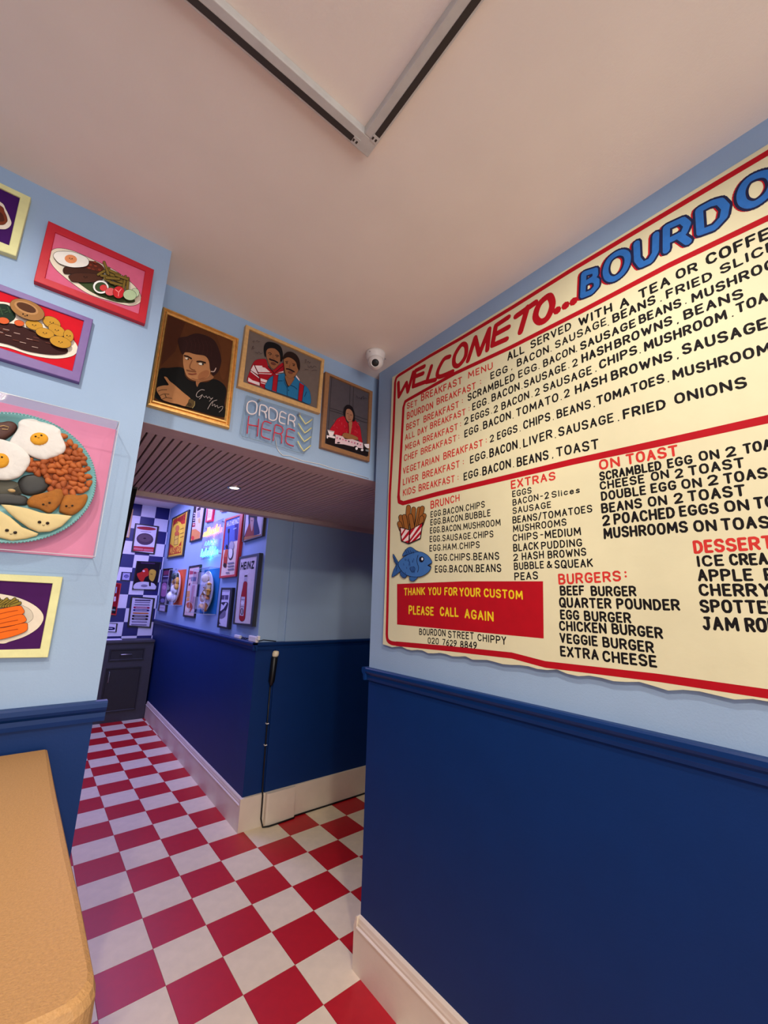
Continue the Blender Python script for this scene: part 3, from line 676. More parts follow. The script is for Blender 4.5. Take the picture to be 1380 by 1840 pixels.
# ---- three framed portraits over the opening
def art_man(A):
    A.poly([(330, 200), (560, 300), (420, 700), (225, 900), (270, 560)], (70, 32, 14))
    A.blob([(1000, 480), (1195, 560), (1150, 900), (1080, 1100), (1020, 900), (1060, 700)], (92, 50, 22))
    A.blob([(200, 955), (330, 928), (520, 925), (560, 1040), (650, 1110), (850, 1125), (950, 1082), (1060, 1130), (1125, 1230), (1100, 1420), (1090, 1610), (640, 1500), (400, 1440), (150, 1345), (165, 1200)], (10, 9, 10))
    A.blob([(850, 1000), (940, 1040), (940, 1075), (880, 1100), (760, 1130), (725, 1190), (705, 1140), (720, 1080)], (150, 100, 66))
    A.blob([(530, 760), (545, 720), (700, 725), (830, 765), (895, 860), (905, 980), (870, 1060), (770, 1105), (680, 1103), (600, 1062), (560, 1000), (530, 880)], (178, 122, 80), 5, (70, 36, 22))
    A.blob([(760, 1000), (850, 960), (890, 1000), (840, 1080), (760, 1098), (730, 1060)], (158, 100, 64))
    A.blob([(460, 560), (480, 515), (580, 500), (640, 475), (720, 458), (850, 490), (960, 560), (1020, 680), (1050, 800), (1045, 880), (1010, 980), (940, 1038), (925, 1000), (900, 950), (885, 840), (830, 765), (700, 742), (600, 712), (560, 700), (530, 745), (505, 720), (475, 640)], (46, 20, 18), 4)
    for k in range(7): A.line([(560 + k * 55, 520 + abs(k - 2) * 14), (590 + k * 55, 600 + k * 10), (560 + k * 58, 690 + k * 14)], 5, (66, 32, 28), True)
    A.line([(545, 765), (590, 775), (640, 805)], 20, (40, 22, 18)); A.line([(720, 845), (770, 845), (830, 862)], 22, (40, 22, 18))
    A.ell(578, 805, 26, 12, (230, 218, 200), 15); A.ell(594, 812, 10, 10, CLO); A.ell(770, 880, 34, 16, (235, 224, 206), 10); A.ell(796, 882, 13, 13, CLO)
    A.line([(650, 830), (622, 890), (618, 930), (650, 955), (690, 965)], 8, (112, 66, 42), True)
    A.line([(575, 965), (620, 975), (700, 985)], 14, (126, 76, 50)); A.line([(600, 1015), (650, 1022), (705, 1015)], 12, (120, 50, 42)); A.line([(640, 1075), (720, 1098), (820, 1070)], 5, (120, 74, 48), True)
    A.line([(975, 940), (950, 985), (910, 985)], 14, (190, 160, 150), True)
    A.blob([(262, 1060), (300, 1068), (340, 1120), (400, 1165), (520, 1270), (625, 1360), (610, 1420), (560, 1465), (450, 1435), (350, 1415), (240, 1375), (212, 1335), (185, 1295), (162, 1250), (170, 1205), (250, 1180), (325, 1172), (290, 1110)], (172, 118, 76), 5, (60, 32, 20))
    for p in ([(180, 1258), (230, 1240), (300, 1238)], [(205, 1318), (260, 1296), (330, 1300)], [(235, 1368), (290, 1348), (370, 1358)]): A.line(p, 7, (50, 26, 16), True)
    A.line([(275, 1300), (290, 1345)], 10, (70, 50, 30))
    A.blob([(610, 1370), (660, 1380), (680, 1420), (650, 1485), (600, 1478), (560, 1465), (590, 1420)], (84, 66, 38), 5); A.ell(610, 1440, 28, 22, (60, 44, 26), 30, 4); A.line([(680, 1400), (678, 1450), (650, 1490)], 10, (150, 130, 84), True)
    S_ = (176, 162, 158)
    A.line([(815, 1245), (770, 1240), (720, 1275), (702, 1325), (735, 1340), (785, 1308), (770, 1340), (745, 1368)], 7, S_, True)
    A.line([(800, 1325), (815, 1345), (840, 1325), (855, 1355), (880, 1335), (900, 1365), (930, 1350), (880, 1400)], 5, S_, True)
    A.line([(985, 1382), (930, 1400), (895, 1440), (858, 1505)], 7, S_, True); A.line([(930, 1410), (920, 1460), (955, 1440), (960, 1475), (990, 1455), (1000, 1490), (1030, 1475), (1065, 1470), (1055, 1510), (1015, 1548)], 5, S_, True)
GP = [(0, 0), (0, 0.55), (0.10, 0.78), (0.30, 0.85), (0.42, 0.62), (0.52, 0.62), (0.62, 0.95), (0.78, 1.0), (0.9, 0.88), (1, 0.6), (1, 0.4)]
picture('framed_portrait', 'ornate gold frame, portrait of dark-haired man in black, hand raised', 'picture', 1, YH, -1, 'G1',
        [(262, 65), (1312, 512), (1180, 1755), (40, 1430)], [(325, 190), (1212, 552), (1095, 1628), (140, 1360)], 0.028, M_GOLD, (84, 44, 18), prof=GP, art=art_man, group='portraits over the opening')
def art_duo(A):
    rg = random.Random(5)
    for k in range(14): A.ell(rg.uniform(250, 1150), rg.uniform(380, 1150) * 1, rg.uniform(30, 90), rg.uniform(20, 50), (104, 90, 84) if k % 2 else (92, 78, 72), rg.uniform(0, 90), n=10) if False else None
    R_, W_, K_ = (166, 16, 34), (232, 212, 216), (28, 14, 24)
    A.blob([(430, 630), (300, 642), (245, 700), (205, 800), (165, 970), (350, 1035), (430, 1075), (445, 960), (560, 875), (705, 800), (700, 690), (640, 720), (560, 790), (490, 770), (460, 690)], R_, 6, K_)
    A.poly([(256, 716), (328, 868), (212, 795)], W_); A.poly([(272, 726), (382, 730), (390, 752), (430, 762), (508, 828), (326, 826)], W_)
    A.poly([(215, 806), (340, 905), (340, 922), (208, 822)], W_); A.poly([(178, 906), (240, 950), (348, 985), (345, 1030), (170, 965)], W_)
    A.poly([(328, 842), (530, 850), (520, 862), (330, 852)], W_); A.poly([(358, 920), (460, 950), (448, 988), (362, 965)], W_); A.poly([(362, 980), (438, 1000), (434, 1012), (362, 992)], W_)
    A.poly([(704, 812), (612, 836), (700, 832)], W_); A.poly([(680, 850), (585, 855), (590, 866), (660, 864)], W_)
    A.line([(262, 710), (330, 870), (350, 1040)], 6, K_, True); A.line([(205, 795), (345, 905)], 5, K_)
    A.blob([(420, 580), (410, 520), (412, 440), (450, 382), (520, 380), (600, 405), (660, 450), (688, 530), (690, 620), (670, 670), (640, 640), (600, 560), (520, 500), (470, 490), (440, 540), (435, 600)], (16, 14, 18), 4)
    A.blob([(440, 545), (470, 480), (560, 475), (620, 520), (645, 570), (648, 670), (610, 740), (565, 778), (530, 775), (495, 730), (465, 660)], (150, 98, 66), 4, K_)
    A.line([(470, 545), (500, 540), (522, 560)], 10, K_, True); A.line([(580, 578), (605, 575), (632, 590)], 10, K_, True); A.ell(500, 568, 16, 10, (92, 60, 40)); A.ell(604, 598, 16, 10, (92, 60, 40))
    A.line([(545, 570), (540, 620), (565, 630)], 5, (112, 68, 44)); A.line([(490, 635), (520, 648), (560, 660), (612, 690)], 22, K_, True); A.ell(548, 705, 38, 18, (110, 60, 50), 20, 4)
    A.line([(470, 740), (560, 850), (690, 740)], 8, K_)
    B_ = (34, 110, 160)
    A.blob([(650, 860), (600, 872), (520, 900), (470, 950), (420, 1060), (520, 1110), (700, 1170), (950, 1260), (1098, 1310), (1098, 1150), (1050, 1060), (990, 1010), (930, 960), (880, 905), (820, 980), (765, 1055), (720, 960), (712, 860)], B_, 6, (10, 30, 60))
    A.poly([(548, 884), (618, 870), (592, 1132), (526, 1108)], R_); A.poly([(938, 990), (1004, 1032), (970, 1275), (914, 1252)], R_)
    for p in ([(545, 884), (522, 1108)], [(620, 868), (592, 1132)], [(936, 990), (912, 1252)], [(1006, 1032), (972, 1275)], [(700, 950), (720, 1010), (752, 1068), (750, 1195)], [(752, 1062), (800, 1030), (850, 1050), (900, 1090)], [(610, 965), (680, 965)], [(1040, 1130), (1010, 1200)]): A.line(p, 6, (10, 30, 60))
    A.ell(770, 1108, 8, 8, (10, 30, 60), n=8)
    A.poly([(884, 882), (930, 940), (936, 975), (878, 905)], W_)
    A.blob([(722, 890), (850, 920), (830, 980), (775, 1045), (740, 980)], (146, 94, 62), 4, K_)
    A.blob([(696, 650), (720, 600), (800, 600), (870, 650), (905, 740), (918, 790), (895, 850), (850, 905), (790, 932), (745, 900), (715, 830)], (150, 98, 64), 4, K_)
    A.blob([(692, 640), (705, 580), (750, 538), (820, 538), (890, 585), (930, 660), (940, 760), (925, 810), (900, 760), (880, 690), (830, 640), (760, 612)], (36, 18, 14), 4)
    A.ell(742, 700, 16, 11, (70, 40, 28)); A.ell(846, 738, 16, 11, (70, 40, 28)); A.line([(722, 680), (760, 676)], 8, K_); A.line([(828, 712), (866, 722)], 8, K_)
    A.line([(790, 720), (775, 770), (800, 785)], 5, (112, 68, 44)); A.line([(735, 790), (770, 795), (810, 812), (850, 835)], 20, K_, True); A.ell(795, 845, 36, 16, (120, 66, 54), 15, 4)
    for p in ([(225, 385), (250, 375), (240, 400)], [(275, 382), (300, 370), (315, 390), (335, 382)], [(215, 490), (235, 450), (230, 495), (255, 480)], [(270, 545), (300, 560), (320, 540), (350, 570), (375, 550)], [(1010, 660), (1030, 655), (1010, 705)], [(1035, 700), (1060, 680), (1075, 705), (1095, 690)], [(1050, 745), (1075, 770), (1100, 750), (1120, 775), (1150, 750), (1180, 770)], [(1010, 800), (1060, 805)], [(1110, 822), (1140, 812), (1185, 815)]): A.line(p, 6, (66, 54, 56), True)
picture('framed_portrait', 'light wood frame, two moustached men in striped and blue shirts', 'picture', 1, YH, -1, 'G2',
        [(145, 108), (1325, 632), (1262, 1445), (22, 1032)], [(195, 178), (1280, 655), (1215, 1370), (105, 970)], 0.024, M_OAK, (112, 98, 92), art=art_duo, recess=0.010, group='portraits over the opening')
def art_woman(A):
    L_ = (42, 36, 42)
    for p in ([(545, 372), (535, 740)], [(603, 402), (588, 770)], [(240, 250), (180, 1125)], [(210, 768), (310, 795), (430, 838)], [(212, 808), (330, 840), (430, 875)], [(615, 885), (730, 930), (845, 965)], [(620, 935), (740, 990), (840, 1015)]): A.line(p, 7, L_)
    A.blob([(445, 905), (340, 938), (285, 1010), (205, 1140), (285, 1205), (380, 1245), (430, 1195), (560, 1225), (650, 1270), (740, 1355), (725, 1220), (705, 1090), (660, 1010), (605, 960), (560, 1000), (520, 1020), (475, 985)], (184, 18, 40), 5)
    rg = random.Random(2)
    for k in range(26):
        x_, y_ = rg.uniform(260, 690), rg.uniform(960, 1200); A.line([(x_, y_), (x_ + rg.uniform(-25, 25), y_ + rg.uniform(15, 35))], 5, (214, 84, 100) if k % 2 else (120, 10, 30))
    A.blob([(428, 870), (432, 790), (460, 735), (505, 722), (560, 752), (596, 830), (606, 900), (605, 985), (575, 985), (560, 880), (480, 800), (455, 880), (450, 925)], (24, 14, 20), 3)
    A.blob([(455, 880), (470, 800), (520, 792), (560, 830), (580, 890), (572, 960), (535, 1008), (490, 990), (462, 940)], (168, 118, 92), 3, (60, 30, 26))
    A.line([(478, 868), (500, 866)], 7, CLO); A.line([(530, 888), (560, 892)], 7, CLO); A.line([(512, 880), (505, 925), (522, 930)], 5, (120, 76, 60)); A.line([(498, 958), (540, 966)], 8, (140, 40, 44))
    A.blob([(505, 1012), (560, 1005), (548, 1110), (530, 1200), (512, 1190), (510, 1100)], (168, 114, 82), 3, (70, 30, 26))
    A.blob([(395, 1230), (430, 1188), (500, 1195), (580, 1225), (650, 1262), (645, 1300), (540, 1290), (450, 1272)], (150, 100, 62), 3, CLO)
    A.poly([(130, 1262), (280, 1285), (500, 1340), (740, 1420), (826, 1450), (826, 1570), (480, 1462), (130, 1350)], (22, 10, 14))
    A.poly([(285, 1212), (405, 1245), (440, 1290), (560, 1290), (735, 1352), (740, 1445), (600, 1418), (420, 1375), (275, 1362)], (226, 196, 204))
    for k in range(9): A.ell(310 + k * 48, 1270 + k * 14, 12, 14, [(196, 90, 130), (60, 40, 60), (214, 120, 150)][k % 3], k * 30, n=8)
    A.ell(330, 1350, 26, 12, (22, 10, 14)); A.ell(610, 1425, 30, 22, (22, 10, 14))
    A.poly([(145, 1138), (262, 1164), (240, 1232), (210, 1244), (176, 1228)], (240, 228, 232)); A.line([(150, 1150), (262, 1176)], 6, CLO)
    A.poly([(135, 1228), (260, 1244), (276, 1266), (262, 1280), (158, 1255), (152, 1280), (134, 1278)], (240, 228, 232))
    A.poly([(748, 1372), (832, 1370), (832, 1442), (800, 1440), (765, 1412)], (240, 228, 232)); A.ell(625, 1445, 20, 24, (236, 226, 230)); A.ell(717, 1470, 22, 18, (236, 226, 230)); A.poly([(770, 1460), (828, 1466), (828, 1500), (775, 1490)], (120, 124, 130))
    for p in ([(620, 580), (640, 600), (630, 610)], [(645, 625), (670, 610), (690, 630), (715, 600), (700, 640)], [(720, 600), (745, 595), (740, 630), (770, 615), (800, 632)]): A.line(p, 6, (40, 34, 44), True)
picture('framed_portrait', 'brown wood frame, woman in red top at a table with cups', 'picture', 1, YH, -1, 'G3',
        [(140, 160), (920, 490), (868, 1652), (65, 1412)], [(212, 228), (868, 512), (826, 1572), (130, 1348)], 0.024, M_OAK2, (84, 76, 82), art=art_woman, recess=0.010, group='portraits over the opening')

# ---- unlit neon sign ORDER HERE
def apt(cr, x_, y_, off, ax=1, val=YH, sgn=-1): return at(*crop(cr, x_, y_), ax, val + sgn * off)
sg = thing('neon_sign', 'unlit ORDER HERE sign of white, red and yellow tubes on clear acrylic', 'sign', (0.1, YH, 2.19))
bp = [(205, 178), (380, 235), (800, 370), (975, 425), (1240, 520), (1225, 700), (1190, 960), (1085, 1080), (930, 1040), (700, 965), (400, 880), (130, 808), (105, 770)]
fr = [apt('G4', x_, y_, 0.016) for x_, y_ in bp]; bk = [apt('G4', x_, y_, 0.016) + Vector((0, 0.004, 0)) for x_, y_ in bp]
MB().loft([bk, fr], M_ACRYL).build('acrylic_panel', sg)
ed = MB(); ed.tube(fr + [fr[0]], 0.0016, mat('acrylic_edge_blue', (150, 175, 196), 0.25, alpha=0.8, vary=0), 5); ed.build('panel_edge', sg)
M_TW = mat('white_neon_tube', (236, 226, 232), 0.35, vary=0); M_TR = mat('red_neon_tube', (214, 36, 66), 0.35, vary=0); M_TY = mat('pale_yellow_neon_tube', (226, 222, 160), 0.35, vary=0); M_TBR = mat('pink_tube_base', (226, 150, 168), 0.4, vary=0)
def neon(paths, r_, mt, name, smooth=True, base=None):
    for p in paths:
        q = catmull(p, False, 4) if smooth and len(p) > 2 else p
        b = MB(); b.tube([apt('G4', x_, y_, 0.022) for x_, y_ in q], r_, mt, 7); o = b.build(name, sg, smooth=True)
        if base: b = MB(); b.tube([apt('G4', x_ - 3, y_ + 6, 0.0175) for x_, y_ in q], r_ * 1.1, base, 6); b.build('tube_base', o, smooth=True)
neon([[(280, 262), (225, 285), (205, 350), (210, 420), (250, 462), (305, 465), (345, 435), (358, 370), (355, 310), (325, 275), (280, 262)],
      [(395, 495), (400, 420), (412, 335), (440, 325), (490, 340), (518, 380), (505, 425), (465, 428), (425, 410)], [(470, 430), (495, 470), (500, 530)],
      [(545, 540), (545, 470), (552, 370), (600, 375), (655, 410), (675, 460), (665, 530), (630, 562), (585, 562), (545, 540)],
      [(815, 465), (760, 430), (725, 440), (712, 500), (705, 560), (725, 600), (795, 622)], [(712, 500), (805, 535)],
      [(840, 635), (845, 560), (860, 475), (900, 480), (945, 510), (950, 550), (925, 575), (860, 560)], [(905, 575), (935, 610), (938, 665)]], 0.0032, M_TW, 'white_tube')
neon([[(235, 495), (208, 765)], [(388, 540), (365, 808)], [(225, 628), (378, 655)],
      [(585, 610), (500, 578), (462, 590), (445, 640), (430, 760), (440, 810), (490, 835), (565, 858)], [(450, 690), (580, 725)],
      [(612, 880), (628, 750), (645, 640), (680, 635), (740, 660), (765, 705), (750, 755), (700, 768), (630, 745)], [(715, 765), (745, 810), (742, 918)],
      [(950, 728), (880, 695), (832, 700), (822, 760), (808, 860), (820, 910), (860, 938), (930, 962)], [(818, 805), (940, 835)]], 0.0022, M_TR, 'red_tube', base=M_TBR)
neon([[(1015, 480), (1062, 550), (1110, 618), (1160, 590), (1215, 548)], [(1002, 612), (1050, 690), (1100, 758), (1150, 725), (1203, 680)], [(995, 748), (1045, 830), (1092, 892), (1145, 860), (1197, 818)], [(990, 885), (1035, 970), (1082, 1040), (1135, 1000), (1192, 955)]], 0.0034, M_TY, 'yellow_chevron', smooth=False)
for x_, y_ in ((372, 275), (985, 487)):
    p = apt('G4', x_, y_, 0.0); MB().loft([[p + Vector((0.005 * math.cos(k * PI / 6), -d, 0.005 * math.sin(k * PI / 6))) for k in range(12)] for d in (0, 0.026)], M_STEEL).build('stand_off_screw', sg)
cb = [(640, 830), (655, 900), (668, 985), (705, 1050), (760, 1105)]
cbl = [apt('G4', x_, y_, 0.006) for x_, y_ in cb] + [Vector((0.20, YH - 0.004, ZS + 0.018)), Vector((0.27, YH - 0.004, ZS + 0.010)), Vector((0.36, YH - 0.004, ZS + 0.016)), Vector((0.45, YH - 0.004, ZS + 0.010)), Vector((0.56, YH - 0.004, ZS + 0.014)), Vector((0.67, YH - 0.004, ZS + 0.008))]
tag(MB().tube(cbl, 0.0016, M_WHITE, 6).build('cable', smooth=True), 'thin white cable trailing from the ORDER HERE sign along the soffit edge', 'cable')

# ---- hand-painted menu board
bd = thing('menu_board', 'huge cream hand-painted breakfast menu board with red borders', 'menu board', (XR - 0.001, -2.6, 1.31))
BT = 0.014; y0b, y1b, z0b, z1b = -3.62, -1.648, 1.318, 2.688
y1top = at(*crop('M7', 55, 760), 0, XR - BT)[1]
nb = 60; rgb_ = random.Random(9)
def edge_y(z): return -1.648 + (y1top + 1.648) * (z - z0b) / (z1b - z0b)
poly_ = [(y0b, z0b)] + [(y0b + (edge_y(z0b) - y0b) * k / nb, z0b + rgb_.uniform(-.002, .003) + 0.004 * math.sin(k * 1.7)) for k in range(1, nb)] + [(edge_y(z0b), z0b + 0.003), (edge_y(z1b), z1b), (y0b, z1b)]
M_BOARD = mat('cream_painted_board', (224, 216, 180), 0.6, spec=0.3, vary=0.03, nscale=7, bump=0.8, bscale=14)
MB().loft([[Vector((XR - 0.0005, a_, b_)) for a_, b_ in poly_], [Vector((XR - BT, a_, b_)) for a_, b_ in poly_]], M_BOARD).build('board', bd)
A = Art(0, XR - BT, -1, 'M1', 0.00016); A.hold = True; A.k = 1
RD_ = mat('sign_red_paint', (178, 2, 24), 0.75, spec=0.25, vary=0.05, nscale=30); TR_ = mat('menu_red_lettering', (206, 52, 46), 0.75, spec=0.25, vary=0.1, nscale=60); TB_ = mat('menu_black_lettering', (20, 16, 18), 0.75, vary=0.1, spec=0.2)
# borders (measured pixel points, widths in metres)
def Pq(cr, x_, y_): return crop(cr, x_, y_)
A.cr = 'PX'
top1 = Pq('M8', 1380, 55); bot1 = Pq('D', 1380, 1335)
qT = at(*top1, 0, XR - BT); qB = at(*bot1, 0, XR - BT)
def px_of(p):
    s_ = scr(p); return s_
outer = [Pq('M1', 108, 292), Pq('M7', 300, 600), Pq('M7', 520, 475), Pq('M7', 860, 270), Pq('M8', 0, 880), Pq('M8', 600, 520), top1, px_of((XR - BT, -3.5, qT.z))]
A.wline(outer, 0.018, RD_)
A.wline([Pq('M1', 108, 292), Pq('M1', 88, 312), Pq('M1', 79, 345)], 0.018, RD_, True)
A.wline([Pq('M1', 79, 345), Pq('M1', 66, 700), Pq('M4', 62, 60), Pq('M4', 48, 700), Pq('M4', 38, 1200), Pq('M4', 30, 1540)], 0.018, RD_)
A.wline([Pq('M4', 30, 1540), Pq('M4', 38, 1600), Pq('M4', 75, 1632), Pq('M4', 130, 1642)], 0.018, RD_, True)
A.wline([Pq('M4', 130, 1642), Pq('M4', 700, 1695), Pq('M4', 1365, 1768), Pq('D', 0, 1152), Pq('D', 700, 1235), bot1, px_of((XR - BT, -3.5, qB.z))], 0.020, RD_)
s1 = Pq('M1', 178, 462); e1 = Pq('M8', 1380, 505); q1 = at(*e1, 0, XR - BT)
A.wline([s1, Pq('M7', 480, 710), Pq('M7', 845, 540), Pq('M8', 90, 1150), Pq('M8', 700, 830), e1, px_of((XR - BT, -3.5, q1.z))], 0.018, RD_)
A.wline([s1, Pq('M1', 150, 480), Pq('M1', 138, 520), Pq('M1', 120, 850), Pq('M1', 103, 1150)], 0.018, RD_)
e2 = Pq('M3', 1380, 525); q2 = at(*e2, 0, XR - BT)
A.wline([Pq('M1', 103, 1150), Pq('M1', 107, 1188), Pq('M1', 135, 1200), Pq('M1', 380, 1133), Pq('M1', 900, 1010), Pq('M3', 0, 826), Pq('M3', 700, 675), e2, px_of((XR - BT, -3.5, q2.z))], 0.021, RD_)
# title
A.cr = 'M7'; wt = 0.0225
for st in ([(96, 775), (100, 868)], [(100, 868), (150, 775), (160, 835)], [(160, 835), (196, 705)], [(270, 665), (210, 695), (195, 800), (275, 770)], [(205, 735), (262, 712)], [(318, 665), (285, 770), (345, 755)]): A.wline(st, wt, RD_)
A.wline([(440, 600), (400, 620), (360, 700), (370, 735), (460, 700)], wt, RD_, True)
A.wline([(520, 520), (475, 590), (470, 650), (500, 660), (545, 600), (550, 530)], wt, RD_, True, True)
A.wline([(562, 628), (612, 472), (638, 585), (706, 415), (692, 555)], wt, RD_); A.wline([(835, 335), (750, 392), (726, 525), (822, 482)], wt, RD_); A.wline([(738, 455), (835, 402)], wt, RD_)
A.wline([(885, 330), (1015, 238)], wt * 1.1, RD_); A.wline([(962, 270), (914, 435)], wt * 1.1, RD_)
A.wline([(1095, 198), (1040, 250), (1015, 330), (1045, 368), (1095, 340), (1128, 260), (1118, 205)], wt * 1.15, RD_, True, True)
for x_, y_ in ((1160, 290), (1216, 258), (1270, 230)): A.wline([(x_, y_), (x_ + 1, y_)], 0.030, RD_)
A.cr = 'M8'
BLU, NVY = mat('sign_blue_paint', (40, 104, 182), 0.7, spec=0.25, vary=0.08, nscale=50), mat('sign_navy_outline', (16, 20, 62), 0.7, spec=0.25)
qn = at(*Pq('M8', 1290, 310), 0, XR - BT)
LET = [[[(112, 890), (105, 1040), (165, 1015), (200, 975), (200, 940), (170, 925), (115, 960)], [(112, 890), (190, 865), (192, 900), (165, 935)]],
       [[(355, 745), (290, 790), (262, 860), (275, 915), (320, 925), (380, 880), (412, 810), (405, 755), (355, 745)]],
       [[(475, 680), (480, 790), (510, 828), (570, 800), (605, 740), (608, 620)]],
       [[(680, 570), (680, 730)], [(680, 570), (790, 520), (825, 550), (800, 610), (700, 660)], [(765, 625), (830, 670)]],
       [[(905, 450), (915, 605), (1010, 570), (1075, 500), (1088, 430), (1050, 390), (990, 405), (905, 450)]],
       [[(1330, 205), (1240, 250), (1195, 330), (1210, 400), (1280, 412), (1370, 350), (1415, 270), (1395, 210), (1330, 205)]]]
for dx, dy, ww, mt_ in ((-16, 8, 0.028, RD_), (0, 0, 0.031, NVY), (0, 0, 0.0185, BLU)):
    A.k += 1
    for L_ in LET:
        for st in L_:
            rnd = len(st) == 9 and L_ is not LET[4]
            A.wline([(x_ + dx, y_ + dy) for x_, y_ in (st[:-1] if rnd else st)], ww, mt_, rnd, rnd)
    # the last letter of the shop's name, beyond the edge of the picture
    for a0_, b0_, a1_, b1_ in ((-3.20, 2.44, -3.20, 2.59), (-3.20, 2.59, -3.30, 2.44), (-3.30, 2.44, -3.30, 2.59)):
        for f in ribbon([(a0_ + dx * 0.001, b0_ - dy * .001), (a1_ + dx * 0.001, b1_ - dy * .001)], ww): A.piece(f, mt_)
A.k = 1
T_ = A.text
RW = [('M1', 'SET', 163, 532, 235, 507, 42, 40), ('M1', 'BREAKFAST', 264, 477, 552, 352, 50, 50), ('M1', 'MENU', 597, 318, 770, 247, 48, 48),
 ('M1', 'BOURDON', 163, 607, 347, 527, 50, 48), ('M1', 'BREAKFAST', 374, 505, 650, 388, 48, 48), ('M1', ':', 680, 364, 690, 360, 46, 46),
 ('M1', 'BEST', 158, 684, 250, 645, 46, 44), ('M1', 'BREAKFAST', 282, 630, 530, 520, 48, 46), ('M1', ':', 551, 497, 561, 493, 42, 42),
 ('M1', 'ALL', 150, 755, 217, 727, 42, 42), ('M1', 'DAY', 240, 720, 305, 692, 44, 44), ('M1', 'BREAKFAST', 328, 675, 577, 573, 46, 46), ('M1', ':', 598, 552, 608, 548, 42, 42),
 ('M1', 'MEGA', 150, 828, 253, 788, 44, 44), ('M1', 'BREAKFAST', 277, 777, 522, 678, 46, 46), ('M1', ':', 538, 662, 548, 658, 42, 42),
 ('M1', 'CHEF', 142, 905, 238, 868, 46, 46), ('M1', 'BREAKFAST', 262, 858, 512, 760, 46, 46), ('M1', ':', 526, 752, 536, 748, 44, 44),
 ('M1', 'VEGETARIAN', 135, 994, 390, 905, 46, 48), ('M1', 'BREAKFAST', 422, 893, 700, 795, 52, 50), ('M1', ':', 720, 778, 730, 774, 46, 46),
 ('M1', 'LIVER', 135, 1073, 242, 1040, 46, 48), ('M1', 'BREAKFAST', 273, 1030, 535, 945, 50, 50), ('M1', ':', 557, 933, 567, 929, 46, 46),
 ('M1', 'KIDS', 135, 1150, 222, 1125, 46, 48), ('M1', 'BREAKFAST', 247, 1117, 500, 1050, 50, 50), ('M1', ':', 520, 1043, 530, 1040, 46, 46),
 ('M4', 'BRUNCH', 499, 205, 805, 120, 85, 75), ('M5', 'EXTRAS', 174, 353, 648, 250, 90, 88), ('M5', 'BURGERS', 688, 1383, 1355, 1345, 112, 110), ('D', ':', 495, 622, 505, 622, 60, 60),
 ('M6', 'ON', 78, 278, 232, 250, 75, 75), ('M6', 'TOAST', 288, 237, 682, 165, 80, 85), ('D', 'DESSERTS', 928, 463, 1500, 428, 78, 82)]
for q in RW: T_(*q, TR_, {'M6': 0.21, 'M5': 0.2, 'D': 0.22}.get(q[0], 0.165))
